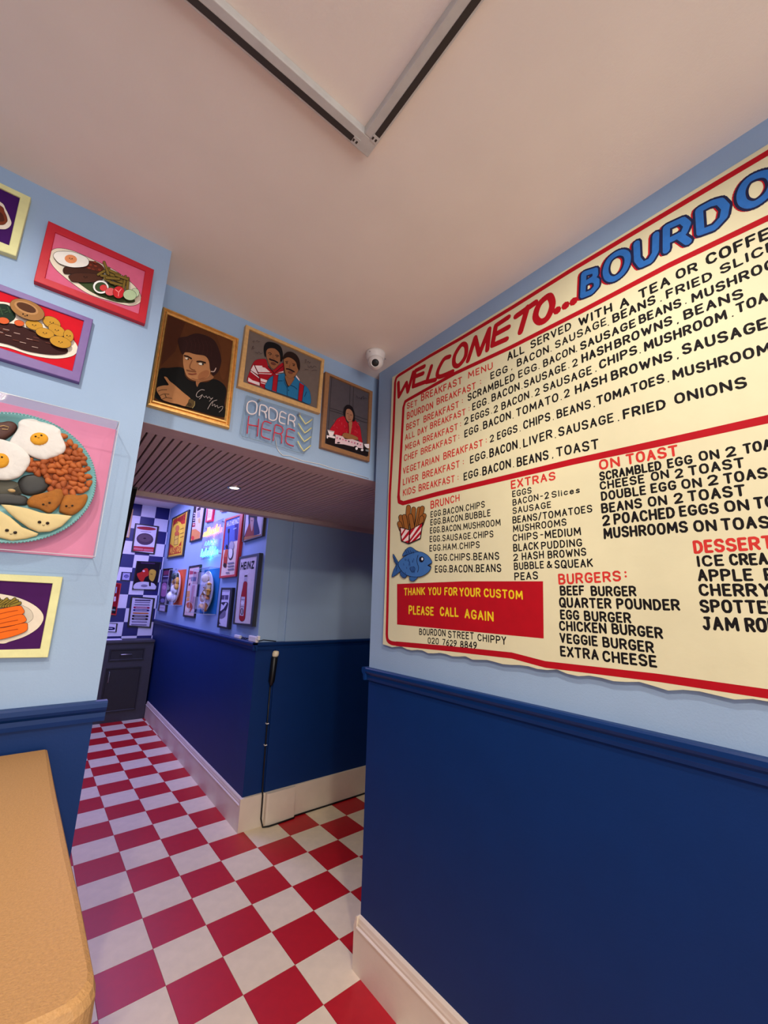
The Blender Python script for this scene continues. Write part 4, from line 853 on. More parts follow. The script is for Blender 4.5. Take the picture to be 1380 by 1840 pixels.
BWD = [('M1', 'ALL', 877, 190, 993, 135, 60, 56), ('M7', 'SERVED', 985, 548, 1255, 415, 52, 52), ('M2', 'WITH', 42, 815, 275, 708, 60, 62), ('M2', 'A', 335, 690, 395, 665, 66, 66), ('M2', 'TEA', 470, 622, 685, 520, 66, 68), ('M2', 'OR', 735, 482, 880, 420, 66, 66), ('M2', 'COFFEE', 950, 380, 1490, 145, 76, 82),
 ('M1', 'EGG', 757, 323, 875, 270, 50, 50), ('M1', ',', 902, 255, 910, 252, 40, 40), ('M1', 'BACON', 945, 235, 1168, 132, 54, 54), ('M1', '.', 1180, 128, 1188, 125, 40, 40), ('M7', 'SAUSAGE', 1150, 548, 1490, 385, 50, 52), ('M2', '.', 246, 812, 254, 808, 40, 40), ('M2', 'BEANS', 285, 790, 582, 650, 60, 62), ('M2', '.', 618, 640, 628, 636, 40, 40), ('M2', 'FRIED', 665, 617, 985, 482, 62, 62), ('M2', 'SLICE', 1048, 445, 1440, 262, 64, 70),
 ('M1', 'SCRAMBLED', 595, 477, 925, 330, 52, 54), ('M1', 'EGG', 955, 314, 1082, 256, 52, 52), ('M1', '.', 1095, 252, 1103, 249, 40, 40), ('M1', 'BACON', 1132, 238, 1352, 132, 54, 54), ('M2', '.', 20, 997, 28, 994, 40, 40), ('M2', 'SAUSAGE', 55, 982, 440, 815, 56, 58), ('M2', '.', 438, 813, 446, 810, 40, 40), ('M2', 'BEANS', 472, 797, 765, 672, 62, 62), ('M2', '.', 794, 657, 804, 653, 40, 40), ('M2', 'MUSHROOMS', 845, 647, 1660, 300, 64, 76),
 ('M1', 'EGG', 628, 545, 725, 500, 52, 52), ('M1', '.', 738, 497, 746, 494, 40, 40), ('M1', 'BACON', 765, 482, 960, 395, 54, 54), ('M1', '.', 974, 392, 982, 389, 40, 40), ('M1', 'SAUSAGE', 995, 385, 1290, 255, 54, 56), ('M1', '.', 1306, 245, 1314, 242, 40, 40), ('M1', '2', 1338, 238, 1372, 224, 54, 54), ('M2', 'HASH', 65, 1072, 272, 982, 62, 62), ('M2', 'BROWNS', 298, 972, 702, 798, 62, 64), ('M2', ',', 738, 795, 746, 791, 44, 44), ('M2', 'BEANS', 790, 767, 1205, 607, 68, 68),
 ('M1', '2', 570, 647, 597, 634, 50, 50), ('M1', 'EGGS', 618, 625, 745, 573, 50, 50), ('M1', '.', 758, 568, 766, 565, 40, 40), ('M1', '2', 780, 562, 806, 550, 50, 50), ('M1', 'BACON', 835, 540, 1028, 455, 54, 54), ('M1', '.', 1045, 450, 1053, 447, 40, 40), ('M1', '2', 1072, 443, 1103, 430, 52, 52), ('M1', 'SAUSAGE', 1132, 415, 1472, 283, 56, 60), ('M2', '.', 158, 1138, 166, 1134, 40, 40), ('M2', 'CHIPS', 190, 1117, 452, 1005, 62, 62), ('M2', '.', 471, 1007, 479, 1003, 40, 40), ('M2', 'MUSHROOM', 508, 992, 1090, 762, 68, 70), ('M2', '.', 1126, 747, 1136, 743, 44, 44), ('M2', 'TOAST', 1165, 722, 1540, 570, 70, 76),
 ('M1', 'EGG', 572, 735, 668, 690, 52, 52), ('M1', '.', 683, 687, 691, 684, 40, 40), ('M1', 'BACON', 705, 677, 898, 600, 56, 56), ('M1', '.', 911, 602, 919, 599, 40, 40), ('M1', 'TOMATO', 940, 590, 1235, 473, 58, 60), ('M1', '.', 1252, 470, 1260, 467, 40, 40), ('M1', '2', 1280, 457, 1315, 443, 58, 58), ('M3', 'HASH', 18, 347, 238, 263, 60, 62), ('M3', 'BROWNS', 275, 252, 702, 103, 66, 68), ('M3', ',', 738, 97, 746, 94, 44, 44), ('M2', 'SAUSAGE', 780, 1015, 1375, 828, 74, 80),
 ('M1', '2', 752, 770, 778, 759, 50, 50), ('M1', 'EGGS', 805, 752, 945, 693, 54, 54), ('M1', '.', 961, 693, 969, 690, 40, 40), ('M1', 'CHIPS', 990, 677, 1178, 612, 60, 60), ('M1', '.', 1196, 612, 1204, 609, 40, 40), ('M1', 'BEANS', 1228, 600, 1465, 524, 62, 62), ('M3', '.', 146, 442, 154, 440, 44, 44), ('M3', 'TOMATOES', 172, 425, 645, 263, 62, 64), ('M3', '.', 671, 264, 679, 262, 44, 44), ('M3', 'MUSHROOMS', 710, 247, 1500, 25, 70, 78),
 ('M1', 'EGG', 612, 920, 718, 880, 54, 54), ('M1', '.', 727, 883, 735, 880, 44, 44), ('M1', 'BACON', 750, 877, 945, 812, 62, 62), ('M1', '.', 961, 815, 969, 812, 44, 44), ('M1', 'LIVER', 990, 805, 1192, 735, 62, 62), ('M1', '.', 1211, 741, 1219, 738, 44, 44), ('M1', 'SAUSAGE', 1240, 728, 1626, 623, 64, 66), ('M3', '.', 318, 541, 326, 539, 44, 44), ('M3', 'FRIED', 360, 525, 655, 448, 68, 70), ('M3', 'ONIONS', 725, 418, 1230, 297, 72, 80),
 ('M1', 'EGG', 567, 1040, 667, 1005, 54, 54), ('M1', '.', 679, 1005, 687, 1002, 44, 44), ('M1', 'BACON', 700, 1005, 898, 945, 62, 62), ('M1', '.', 914, 948, 922, 945, 44, 44), ('M1', 'BEANS', 945, 943, 1165, 888, 66, 66), ('M1', ',', 1192, 880, 1200, 878, 44, 44), ('M1', 'TOAST', 1225, 870, 1521, 812, 66, 72),
 ('M5', 'EGGS', 187, 442, 390, 395, 68, 66), ('M5', 'BACON', 190, 535, 465, 470, 68, 68), ('M5', '-', 488, 462, 512, 458, 62, 62), ('M5', '2', 535, 463, 577, 450, 72, 72), ('M5', 'Slices', 610, 447, 912, 392, 68, 68), ('M5', 'SAUSAGE', 190, 622, 600, 553, 68, 70), ('M5', 'BEANS/TOMATOES', 190, 727, 1045, 600, 76, 80), ('M5', 'MUSHROOMS', 194, 820, 768, 745, 74, 76), ('M5', 'CHIPS', 192, 918, 458, 890, 76, 78), ('M5', '-', 490, 880, 515, 878, 72, 72), ('M5', 'MEDIUM', 537, 888, 925, 850, 86, 88), ('M5', 'BLACK', 198, 1028, 465, 1000, 82, 82), ('M5', 'PUDDING', 500, 1005, 935, 968, 82, 84), ('M5', '2', 197, 1130, 245, 1120, 74, 74), ('M5', 'HASH', 290, 1122, 523, 1098, 82, 82), ('M5', 'BROWNS', 570, 1102, 980, 1070, 82, 84), ('M5', 'BUBBLE', 205, 1225, 522, 1208, 78, 80), ('M5', '&', 557, 1208, 612, 1204, 78, 78), ('M5', 'SQUEAK', 645, 1210, 1052, 1192, 88, 90), ('M5', 'PEAS', 210, 1335, 460, 1325, 82, 84),
 ('M4', 'EGG.BACON.CHIPS', 499, 298, 1075, 188, 66, 70), ('M4', 'EGG.BACON.BUBBLE', 497, 382, 1135, 283, 66, 74), ('M4', 'EGG.BACON.MUSHROOM', 493, 468, 1243, 383, 66, 72), ('M4', 'EGG.SAUSAGE.CHIPS', 490, 560, 1167, 505, 66, 72), ('M4', 'EGG.HAM.CHIPS', 487, 658, 1020, 620, 68, 72), ('M4', 'EGG.CHIPS.BEANS', 546, 760, 1228, 747, 72, 82), ('M4', 'EGG.BACON.BEANS', 546, 885, 1250, 877, 76, 88),
 ('M4', 'BOURDON', 377, 1548, 655, 1565, 68, 74), ('M4', 'STREET', 685, 1577, 958, 1600, 74, 78), ('M4', 'CHIPPY', 1000, 1610, 1303, 1658, 76, 90), ('M4', '020', 468, 1640, 583, 1648, 64, 66), ('M4', '7629', 625, 1658, 775, 1674, 66, 68), ('M4', '8849', 815, 1685, 990, 1702, 76, 78),
 ('D', 'BEEF', 95, 725, 240, 722, 58, 58), ('D', 'BURGER', 287, 727, 562, 728, 60, 62), ('D', 'QUARTER', 90, 798, 408, 805, 60, 62), ('D', 'POUNDER', 447, 808, 833, 818, 64, 68), ('D', 'EGG', 97, 871, 208, 876, 58, 58), ('D', 'BURGER', 245, 880, 530, 897, 60, 64), ('D', 'CHICKEN', 90, 940, 378, 960, 58, 64), ('D', 'BURGER', 417, 962, 727, 992, 64, 68), ('D', 'VEGGIE', 93, 1015, 322, 1040, 58, 62), ('D', 'BURGER', 360, 1043, 672, 1080, 62, 68), ('D', 'EXTRA', 97, 1100, 328, 1125, 62, 64), ('D', 'CHEESE', 360, 1132, 690, 1172, 66, 72),
 ('D', 'ICE', 948, 545, 1105, 538, 66, 68), ('D', 'CREAM', 1150, 538, 1465, 530, 70, 74), ('D', 'APPLE', 953, 636, 1285, 633, 72, 74), ('D', 'PIE', 1368, 633, 1500, 632, 76, 78), ('D', 'CHERRY', 960, 726, 1400, 732, 72, 80), ('D', 'SPOTTED', 967, 828, 1455, 840, 76, 82), ('D', 'JAM', 985, 938, 1200, 944, 80, 82), ('D', 'ROLL', 1250, 948, 1500, 955, 84, 86),
 ('M6', 'SCRAMBLED', 80, 362, 553, 275, 66, 70), ('M6', 'EGG', 608, 264, 793, 228, 70, 70), ('M6', 'ON', 853, 208, 1002, 188, 72, 72), ('M6', '2', 1062, 182, 1132, 166, 76, 76), ('M6', 'TOAST', 1200, 155, 1570, 80, 78, 82),
 ('M6', 'CHEESE', 82, 432, 420, 378, 62, 66), ('M6', 'ON', 480, 362, 612, 340, 66, 66), ('M6', '2', 667, 345, 722, 332, 70, 70), ('M6', 'TOAST', 772, 322, 1197, 255, 74, 78), ('M6', 'DOUBLE', 93, 515, 432, 468, 68, 70), ('M6', 'EGG', 480, 458, 668, 430, 72, 72), ('M6', 'ON', 718, 424, 866, 408, 72, 72), ('M6', '2', 922, 402, 994, 390, 78, 78), ('M6', 'TOAST', 1047, 385, 1470, 322, 80, 84),
 ('M6', 'BEANS', 95, 614, 403, 570, 74, 74), ('M6', 'ON', 457, 562, 597, 545, 74, 74), ('M6', '2', 660, 540, 720, 528, 78, 78), ('M6', 'TOAST', 768, 520, 1205, 478, 80, 88), ('M6', '2', 104, 714, 154, 704, 80, 80), ('M6', 'POACHED', 193, 700, 658, 645, 82, 84), ('M6', 'EGGS', 703, 640, 997, 612, 82, 84), ('M6', 'ON', 1053, 602, 1233, 588, 84, 84), ('M6', 'TOAST', 1285, 580, 1720, 540, 88, 92),
 ('M6', 'MUSHROOMS', 113, 812, 758, 757, 82, 86), ('M6', 'ON', 813, 757, 982, 748, 86, 86), ('M6', 'TOAST', 1028, 744, 1500, 720, 90, 94)]
for q in BWD: T_(*q, TB_, {'M1': 0.18, 'M4': 0.165, 'M5': 0.18, 'M7': 0.18}.get(q[0], 0.215))
# red panel with yellow words
A.cr = 'CC'; A.k = 0; A.poly([(110, 688), (500, 672), (972, 672), (976, 1010), (110, 927)], RD_)
A.k = 2; TY_ = mat('menu_yellow_lettering', (240, 206, 26), 0.45, vary=0.08)
for q in [('M4', 'THANK', 215, 1128, 435, 1120, 78, 82), ('M4', 'YOU', 473, 1122, 606, 1122, 82, 82), ('M4', 'FOR', 648, 1127, 780, 1128, 84, 86), ('M4', 'YOUR', 808, 1135, 1027, 1142, 90, 94), ('M4', 'CUSTOM', 1070, 1143, 1480, 1172, 90, 92), ('M4', 'PLEASE', 266, 1328, 527, 1340, 92, 90), ('M4', 'CALL', 600, 1346, 792, 1355, 96, 96), ('M4', 'AGAIN', 864, 1368, 1167, 1405, 98, 102)]: T_(*q, TY_, 0.19)
# chips in a striped carton
A.cr = 'M4'; KO = (30, 16, 14)
for p in ([(245, 430), (262, 185)], [(300, 430), (318, 205)], [(350, 410), (378, 205)], [(372, 390), (412, 195)], [(400, 370), (432, 275)], [(205, 430), (182, 290)], [(190, 425), (168, 360)], [(250, 440), (222, 285)], [(318, 450), (288, 280)], [(395, 380), (410, 300)]):
    A.line(p, 52, KO); A.line(p, 40, (158, 96, 42))
A.poly([(172, 398), (205, 404), (282, 428), (345, 395), (424, 345), (398, 525), (270, 582), (188, 550)], KO)
A.poly([(182, 408), (278, 435), (266, 570), (196, 542)], (182, 12, 36)); A.poly([(290, 432), (414, 362), (390, 518), (278, 568)], (182, 12, 36))
WH = (240, 214, 214)
for p in ([(186, 410), (226, 418), (192, 470)], [(240, 425), (274, 434), (200, 530), (194, 500)], [(272, 480), (268, 540), (228, 555), (210, 548)], [(345, 402), (390, 378), (285, 530), (284, 490)], [(408, 400), (402, 440), (300, 555), (282, 562)], [(398, 480), (392, 515), (350, 535)]): A.poly(p, WH)
# blue fish
FB, FN = (62, 110, 178), (18, 22, 52)
A.blob([(168, 790), (108, 690), (120, 760), (140, 800), (112, 860), (95, 928), (150, 895), (205, 840)], (52, 96, 160), 9, FN)
A.blob([(208, 705), (240, 645), (290, 614), (350, 650), (370, 665), (260, 690)], (52, 96, 160), 9, FN)
A.blob([(195, 865), (185, 908), (222, 940), (250, 915)], (44, 84, 146), 8, FN); A.blob([(290, 930), (290, 965), (330, 972), (372, 922)], (52, 96, 160), 8, FN)
A.blob([(165, 790), (220, 725), (300, 682), (390, 665), (460, 692), (505, 738), (520, 780), (486, 808), (512, 826), (480, 880), (400, 925), (290, 922), (210, 875)], FB, 10, FN)
A.line([(375, 700), (362, 760), (380, 830), (370, 880)], 6, FN, True); A.line([(518, 785), (480, 808), (512, 826)], 8, FN)
A.ell(413, 744, 27, 32, (14, 16, 40), 10); A.ell(420, 740, 10, 15, (235, 235, 245))
A.blob([(292, 832), (330, 824), (345, 850), (322, 878), (298, 862)], (44, 84, 146), 5, FN)
rf = random.Random(4)
for k in range(22):
    x_, y_ = rf.uniform(215, 350), rf.uniform(720, 890); A.line([(x_, y_), (x_ + 2, y_ + 18)], 4, (30, 60, 120))
for k in range(4): A.line([(120 + k * 10, 720 + k * 50), (160, 790 + k * 12)], 4, FN); A.line([(245 + k * 28, 640 + k * 4), (265 + k * 25, 682)], 4, FN)
A.mb.build('lettering', bd)

# ================================================================== THE CORRIDOR
FLAT = [(0, 0), (0, 0.97), (0.04, 1.0), (0.96, 1.0), (1, 0.95), (1, 0.72)]
def small(name, label, cat, ax, val, sgn, cr, outer, inset, depth, fm, bg, art=None, group=None, inner=None):
    """picture whose inner edge is the outer one drawn in by a share of its size"""
    c = (sum(p[0] for p in outer) / 4, sum(p[1] for p in outer) / 4)
    inner = inner or [(c[0] + (p[0] - c[0]) * (1 - inset), c[1] + (p[1] - c[1]) * (1 - inset * 0.55)) for p in outer]
    return picture(name, label, cat, ax, val, sgn, cr, outer, inner, depth, fm, bg, FLAT, group, art, recess=min(0.005, depth * 0.3))
GC = 'posters on the corridor wall'; GE = 'posters on the chequered wall'
def a_mustard(A):
    A.poly([(262, 560), (540, 400), (520, 620), (430, 640), (300, 680), (255, 720)], (176, 44, 20)); A.ell(345, 860, 118, 290, (226, 186, 52), 8)
    A.k += 1; A.text('K3', "COLMAN'S", 268, 660, 520, 530, 130, 135, (120, 22, 16), 0.2)
    A.poly([(185, 1060), (280, 1140), (380, 1110), (440, 1010), (432, 1265), (160, 1320)], (176, 44, 20)); A.k += 1; A.text('K3', "MUSTARD", 185, 1300, 425, 1245, 140, 130, (236, 180, 60), 0.2)
    A.ell(355, 730, 40, 70, (196, 110, 60), 8, 5, (120, 40, 24)); A.ell(345, 850, 50, 60, (188, 96, 50), 8, 4, (120, 40, 24)); A.poly([(295, 900), (375, 880), (365, 1080), (280, 1100)], (214, 176, 70)); A.line([(295, 900), (375, 880), (365, 1080), (280, 1100), (295, 900)], 6, (100, 40, 24)); A.line([(290, 990), (370, 950)], 8, (100, 40, 24))
    for y in (740, 840, 920): A.line([(420, y + 10), (490, y - 20)], 10, (130, 70, 30))
small('poster', 'yellow and red mustard poster in black frame on corridor wall', 'poster', 0, XC, -1, 'K3', [(235, 505), (605, 310), (465, 1340), (115, 1395)], 0.12, 0.02, M_FBLK, (216, 170, 52), a_mustard, GC)
def a_c2(A):
    A.poly([(650, 760), (760, 740), (860, 820), (845, 950), (635, 1010)], (206, 130, 70)); A.ell(690, 940, 34, 46, (200, 60, 44)); A.ell(835, 560, 26, 60, (196, 160, 104))
    A.poly([(735, 230), (775, 225), (760, 390), (720, 380)], (30, 24, 34)); A.poly([(795, 290), (870, 250), (862, 320), (790, 350)], (40, 26, 40))
    for y in (420, 520, 620): A.poly([(690, y), (750, y - 10), (744, y + 70), (684, y + 80)], (40, 34, 56) if y != 620 else (150, 40, 50)); A.line([(700, y + 30), (736, y + 25)], 12, (226, 214, 220))
    for k in range(5): A.line([(790, 380 + k * 26), (850, 362 + k * 26)], 7, (130, 118, 130))
small('poster', 'tall black-framed pale poster between mustard poster and neon sign', 'poster', 0, XC, -1, 'K3', [(735, 60), (975, 60), (858, 970), (612, 1040)], 0.12, 0.02, M_FBLK, (200, 186, 190), a_c2, GC)
def a_c3(A):
    for k in range(6): A.line([(1020, 300 + k * 36), (1085, 285 + k * 36)], 8, (170, 130, 160))
small('poster', 'small white notice in red frame above the neon sign', 'poster', 0, XC, -1, 'K3', [(1012, 150), (1164, 170), (1110, 560), (962, 600)], 0.3, 0.02, mat('magenta_red_frame', (196, 20, 60), 0.45), (222, 206, 228), a_c3, GC)
small('poster', 'brown frame mostly hidden by soffit, right of red notice', 'poster', 0, XC, -1, 'K4', [(455, 20), (560, 0), (540, 175), (438, 195)], 0.3, 0.02, M_OAK2, (150, 110, 90), None, GC)
def a_c5(A):
    A.poly([(560, 350), (795, 275), (760, 700), (690, 720), (600, 860), (510, 870)], (84, 104, 180)); A.poly([(710, 420), (775, 400), (752, 700), (705, 690)], (60, 44, 120))
    A.poly([(560, 380), (790, 310), (782, 400), (555, 465)], (120, 128, 170)); A.k += 1
    A.text('K4', 'H.J.HEINZ', 572, 460, 775, 392, 80, 85, (226, 226, 236), 0.2)
    A.line([(690, 500), (735, 480)], 18, (170, 180, 220)); A.line([(604, 520), (598, 780)], 12, (20, 20, 40)); A.poly([(590, 500), (622, 490), (618, 560), (586, 570)], (20, 20, 40))
    A.ell(655, 800, 50, 90, (150, 140, 146), 5); A.ell(640, 930, 48, 120, (60, 54, 60), 4); A.ell(637, 920, 36, 100, (226, 218, 214), 4); A.ell(655, 790, 38, 70, (176, 168, 172), 5)
    A.poly([(548, 860), (592, 858), (582, 1010), (560, 1180), (512, 1170), (515, 990)], (206, 84, 50)); A.poly([(520, 1000), (580, 990), (572, 1110), (510, 1110)], (180, 52, 32)); A.ell(537, 1140, 30, 40, (50, 24, 20)); A.ell(572, 815, 22, 40, (30, 26, 40))
    for y in (1095, 1150, 1205): A.line([(600, y + 12), (690, y)], 26, (130, 120, 134))
    A.line([(565, 1275), (610, 1270)], 24, (140, 130, 140))
small('poster', 'large bean tin poster in bright red frame beside the neon sign', 'poster', 0, XC, -1, 'K4', [(535, 320), (855, 215), (720, 1335), (430, 1370)], 0.1, 0.028, mat('scarlet_frame', (204, 44, 30), 0.4), (232, 206, 184), a_c5, GC, inner=[(553, 350), (800, 262), (698, 1300), (448, 1332)])
def a_c6(A):
    A.blob([(960, 240), (1100, 250), (1105, 340), (1150, 560), (1100, 600), (960, 650), (870, 680), (900, 560), (950, 420)], (40, 44, 90)); A.blob([(960, 420), (1030, 380), (1045, 600), (1000, 640), (890, 650), (920, 540)], (150, 56, 40))
    A.blob([(985, 290), (1045, 300), (1040, 420), (1010, 540), (985, 420)], (196, 150, 140)); A.poly([(965, 240), (1100, 250), (1098, 350), (1055, 300), (985, 290), (970, 400)], (26, 20, 30)); A.poly([(850, 700), (880, 640), (1180, 590), (1185, 625)], (176, 110, 60)); A.line([(1000, 350), (1025, 352)], 8, (60, 30, 36))
small('poster', 'portrait poster of long-haired figure in blue and red, top right', 'poster', 0, XC, -1, 'K4', [(885, 90), (1235, 130), (1190, 620), (835, 730)], 0.12, 0.022, mat('dark_bronze_frame', (64, 50, 40), 0.4), (214, 200, 206), a_c6, GC)
def a_c7(A):
    A.k += 1; A.text('K6', 'HEINZ', 606, 420, 832, 398, 118, 124, (28, 20, 26), 0.30)
    A.line([(690, 500), (720, 498), (738, 470), (728, 450), (700, 452)], 10, (236, 228, 232), True); A.poly([(675, 520), (722, 515), (724, 545), (670, 548)], (60, 44, 50)); A.poly([(672, 548), (722, 545), (716, 640), (660, 638)], (188, 176, 190))
    A.blob([(665, 640), (715, 645), (712, 760), (708, 900), (704, 1000), (690, 1150), (675, 1280), (630, 1320), (590, 1290), (582, 1230), (600, 1050), (615, 890), (640, 760)], (170, 20, 30), 8, (90, 8, 16))
    A.poly([(620, 892), (685, 896), (655, 1228), (592, 1220)], (206, 196, 208)); A.ell(638, 1000, 28, 36, (240, 234, 240)); A.ell(630, 1150, 26, 60, (40, 20, 26)); A.ell(630, 1150, 14, 46, (190, 180, 190)); A.line([(622, 940), (676, 945)], 10, (120, 110, 140)); A.line([(605, 1060), (665, 1065)], 8, (150, 120, 130))
small('poster', 'HEINZ poster with a red ketchup bottle in dark grey frame', 'poster', 0, XC, -1, 'K6', [(580, 200), (930, 130), (800, 1415), (465, 1370)], 0.1, 0.03, mat('dark_grey_frame', (44, 44, 50), 0.4), (224, 208, 212), a_c7, GC, inner=[(592, 232), (885, 178), (768, 1368), (488, 1345)])
def a_c8(A):
    A.poly([(268, 865), (395, 865), (388, 945), (258, 945)], (84, 74, 110)); A.line([(330, 880), (325, 940)], 14, (170, 165, 190)); A.line([(285, 800), (400, 802)], 8, (150, 140, 160))
    A.blob([(265, 1000), (340, 985), (385, 1000), (380, 1060), (330, 1180), (270, 1260), (225, 1230), (235, 1130), (310, 1060)], (44, 40, 66)); A.line([(350, 1010), (300, 1090), (250, 1130)], 30, (214, 208, 226)); A.blob([(330, 1130), (340, 1220), (280, 1270), (220, 1250)], (120, 112, 140)); A.line([(222, 1360), (250, 1362)], 12, (60, 50, 70)); A.line([(225, 1300), (240, 1350)], 10, (90, 80, 100))
small('poster', 'narrow black and white poster in black frame under the red frame', 'poster', 0, XC, -1, 'K6', [(265, 735), (462, 735), (385, 1460), (190, 1425)], 0.12, 0.025, M_FBLK, (214, 206, 224), a_c8, GC, inner=[(277, 768), (420, 770), (357, 1425), (215, 1390)])
def a_c10(A):
    A.poly([(755, 270), (880, 290), (880, 330), (745, 345)], (176, 70, 84)); A.poly([(785, 390), (880, 390), (870, 470), (775, 470)], (120, 112, 140)); A.poly([(740, 400), (775, 395), (772, 430), (735, 440)], (170, 130, 140))
    A.poly([(735, 520), (765, 500), (760, 550), (728, 560)], (110, 44, 60))
    for y in (660, 720, 790): A.poly([(700, y), (765, y - 8), (755, y + 50), (690, y + 55)], (214, 150, 90))
    A.ell(740, 960, 66, 90, (188, 84, 56), 5); A.ell(720, 985, 54, 80, (230, 206, 190), 5); A.ell(745, 930, 50, 60, (190, 90, 60)); A.poly([(770, 530), (860, 540), (820, 880), (750, 850)], (196, 164, 176))
small('poster', 'tall black-framed poster partly behind the blue acrylic case', 'poster', 0, XC, -1, 'K5', [(738, 185), (958, 150), (830, 1175), (618, 1145)], 0.13, 0.018, M_FBLK, (218, 184, 178), a_c10, GC)
def a_c12(A):
    A.poly([(265, 275), (375, 265), (365, 345), (250, 355)], (128, 54, 88)); A.poly([(235, 440), (350, 430), (345, 480), (228, 490)], (110, 96, 130)); A.blob([(225, 530), (310, 520), (300, 740), (200, 740)], (170, 110, 160)); A.ell(265, 590, 34, 40, (206, 150, 190)); A.ell(235, 840, 40, 40, (130, 120, 170)); A.line([(250, 380), (350, 378)], 12, (190, 180, 210))
small('poster', 'dark collage poster in black frame nearest the chequered wall', 'poster', 0, XC, -1, 'K5', [(245, 235), (405, 220), (318, 905), (160, 895)], 0.12, 0.02, M_FBLK, (52, 40, 84), a_c12, GC)
small('label_plate', 'tiny white label in black frame under the dark collage poster', 'label', 0, XC, -1, 'K5', [(162, 900), (305, 915), (290, 1060), (138, 1035)], 0.26, 0.02, M_FBLK, (206, 198, 220), lambda A: A.line([(185, 975), (260, 980)], 10, (130, 110, 150)), GC)

# acrylic cases with a felt plate of food, seen almost edge on
def side_case(label, yb0, yb1, zb0, zb1, depth, bgc, plate, foods):
    c = thing('display_case', label, 'display case', (XC, (yb0 + yb1) / 2, zb0), 'small acrylic cases on the corridor wall')
    boxo('backing_board', (XC - 0.006, yb0, zb0), (XC, yb1, zb1), paint(bgc), c)
    q = MB(); cover(q, 0, (yb0, zb0), (yb1, zb1), XC - 0.006, XC - depth); q.build('acrylic_cover', c)
    e_ = MB(); w1 = 0.0022
    for y_ in (yb0, yb1): e_.box((XC - depth - w1, y_ - w1, zb0), (XC - depth, y_ + w1, zb1), M_AEDGE)
    for z_ in (zb0, zb1): e_.box((XC - depth - w1, yb0, z_ - w1), (XC - depth, yb1, z_ + w1), M_AEDGE)
    for y_ in (yb0, yb1):
        for z_ in (zb0, zb1): e_.box((XC - depth, y_ - w1, z_ - w1), (XC - 0.006, y_ + w1, z_ + w1), M_AEDGE)
    e_.build('acrylic_edges', c)
    yc, zc, ry, rz, pm_ = plate
    pf = [(0.5, 0.010), (0.8, 0.016), (1.0, 0.040), (1.0, 0.046), (0.93, 0.040), (0.8, 0.030), (0.01, 0.028)]
    MB().loft([[Vector((XC - d, yc + math.cos(k * PI / 20) * ry * r_, zc + math.sin(k * PI / 20) * rz * r_)) for k in range(40)] for r_, d in pf], pm_).build('plate', c, smooth=True)
    for nm, dy, dz, r_, sy_, sz_, mt_, rot_ in foods:
        p = Vector((XC - 0.036 - r_ * 0.5, yc + dy, zc + dz)); rr = sphere_rings((0, 0, 0), 1, (-1, 0, 0), 6, 12); out = []
        cr_, sr_ = math.cos(rot_), math.sin(rot_)
        for ring in rr:
            out.append([p + Vector((q_.x * r_ * 0.8, (q_.y * sy_ * cr_ - q_.z * sz_ * sr_) * r_, (q_.y * sy_ * sr_ + q_.z * sz_ * cr_) * r_)) for q_ in ring])
        MB().loft(out, mt_).build(nm, c, smooth=True)
rc = random.Random(12)
M_CHIP = mat('chip_felt', (222, 166, 66), 0.7, vary=0.15, nscale=50); M_RING = mat('batter_felt', (176, 110, 50), 0.7, vary=0.15, nscale=50); M_CRM = mat('cream_felt', (238, 226, 196), 0.8); M_GRN = mat('pea_green_felt', (150, 170, 120), 0.8)
M_PLW = mat('white_plate', (236, 234, 238), 0.3, vary=0.02); M_DGR = mat('dark_green_felt', (60, 84, 66), 0.8)
fd = [('dip_pot', 0.02, 0.125, 0.045, 1.0, 0.9, M_CRM, 0), ('dip', 0.02, 0.128, 0.030, 1.0, 0.9, M_GRN, 0)]
for k in range(16): fd.append(('chip', rc.uniform(-0.10, 0.10), rc.uniform(-0.15, 0.07), 0.030, 1.5, 0.42, [M_CHIP, M_RING, M_CRM][k % 3], rc.uniform(0, PI)))
side_case('clear acrylic case, blue backing, white oval plate of felt chips and dip', 0.79, 1.30, 1.365, 1.79, 0.11, (30, 120, 176), (1.04, 1.572, 0.19, 0.195, M_PLW), fd)
fd = [('salad', 0.03, 0.13, 0.05, 1.2, 0.9, M_DGR, 0), ('napkin', 0.02, -0.11, 0.07, 1.1, 0.9, M_PLW, 0.3), ('fold', -0.02, -0.02, 0.05, 1.3, 0.7, M_PLW, 0.8)]
for k in range(9): fd.append(('nugget', rc.uniform(-0.07, 0.08), rc.uniform(-0.02, 0.10), 0.034, 1.2, 0.8, [M_CHIP, M_RING][k % 2], rc.uniform(0, PI)))
side_case('clear acrylic case with orange backing and a plate of felt food', 2.05, 2.44, 1.42, 1.835, 0.10, (228, 100, 56), (2.26, 1.625, 0.15, 0.185, M_PLW), fd)

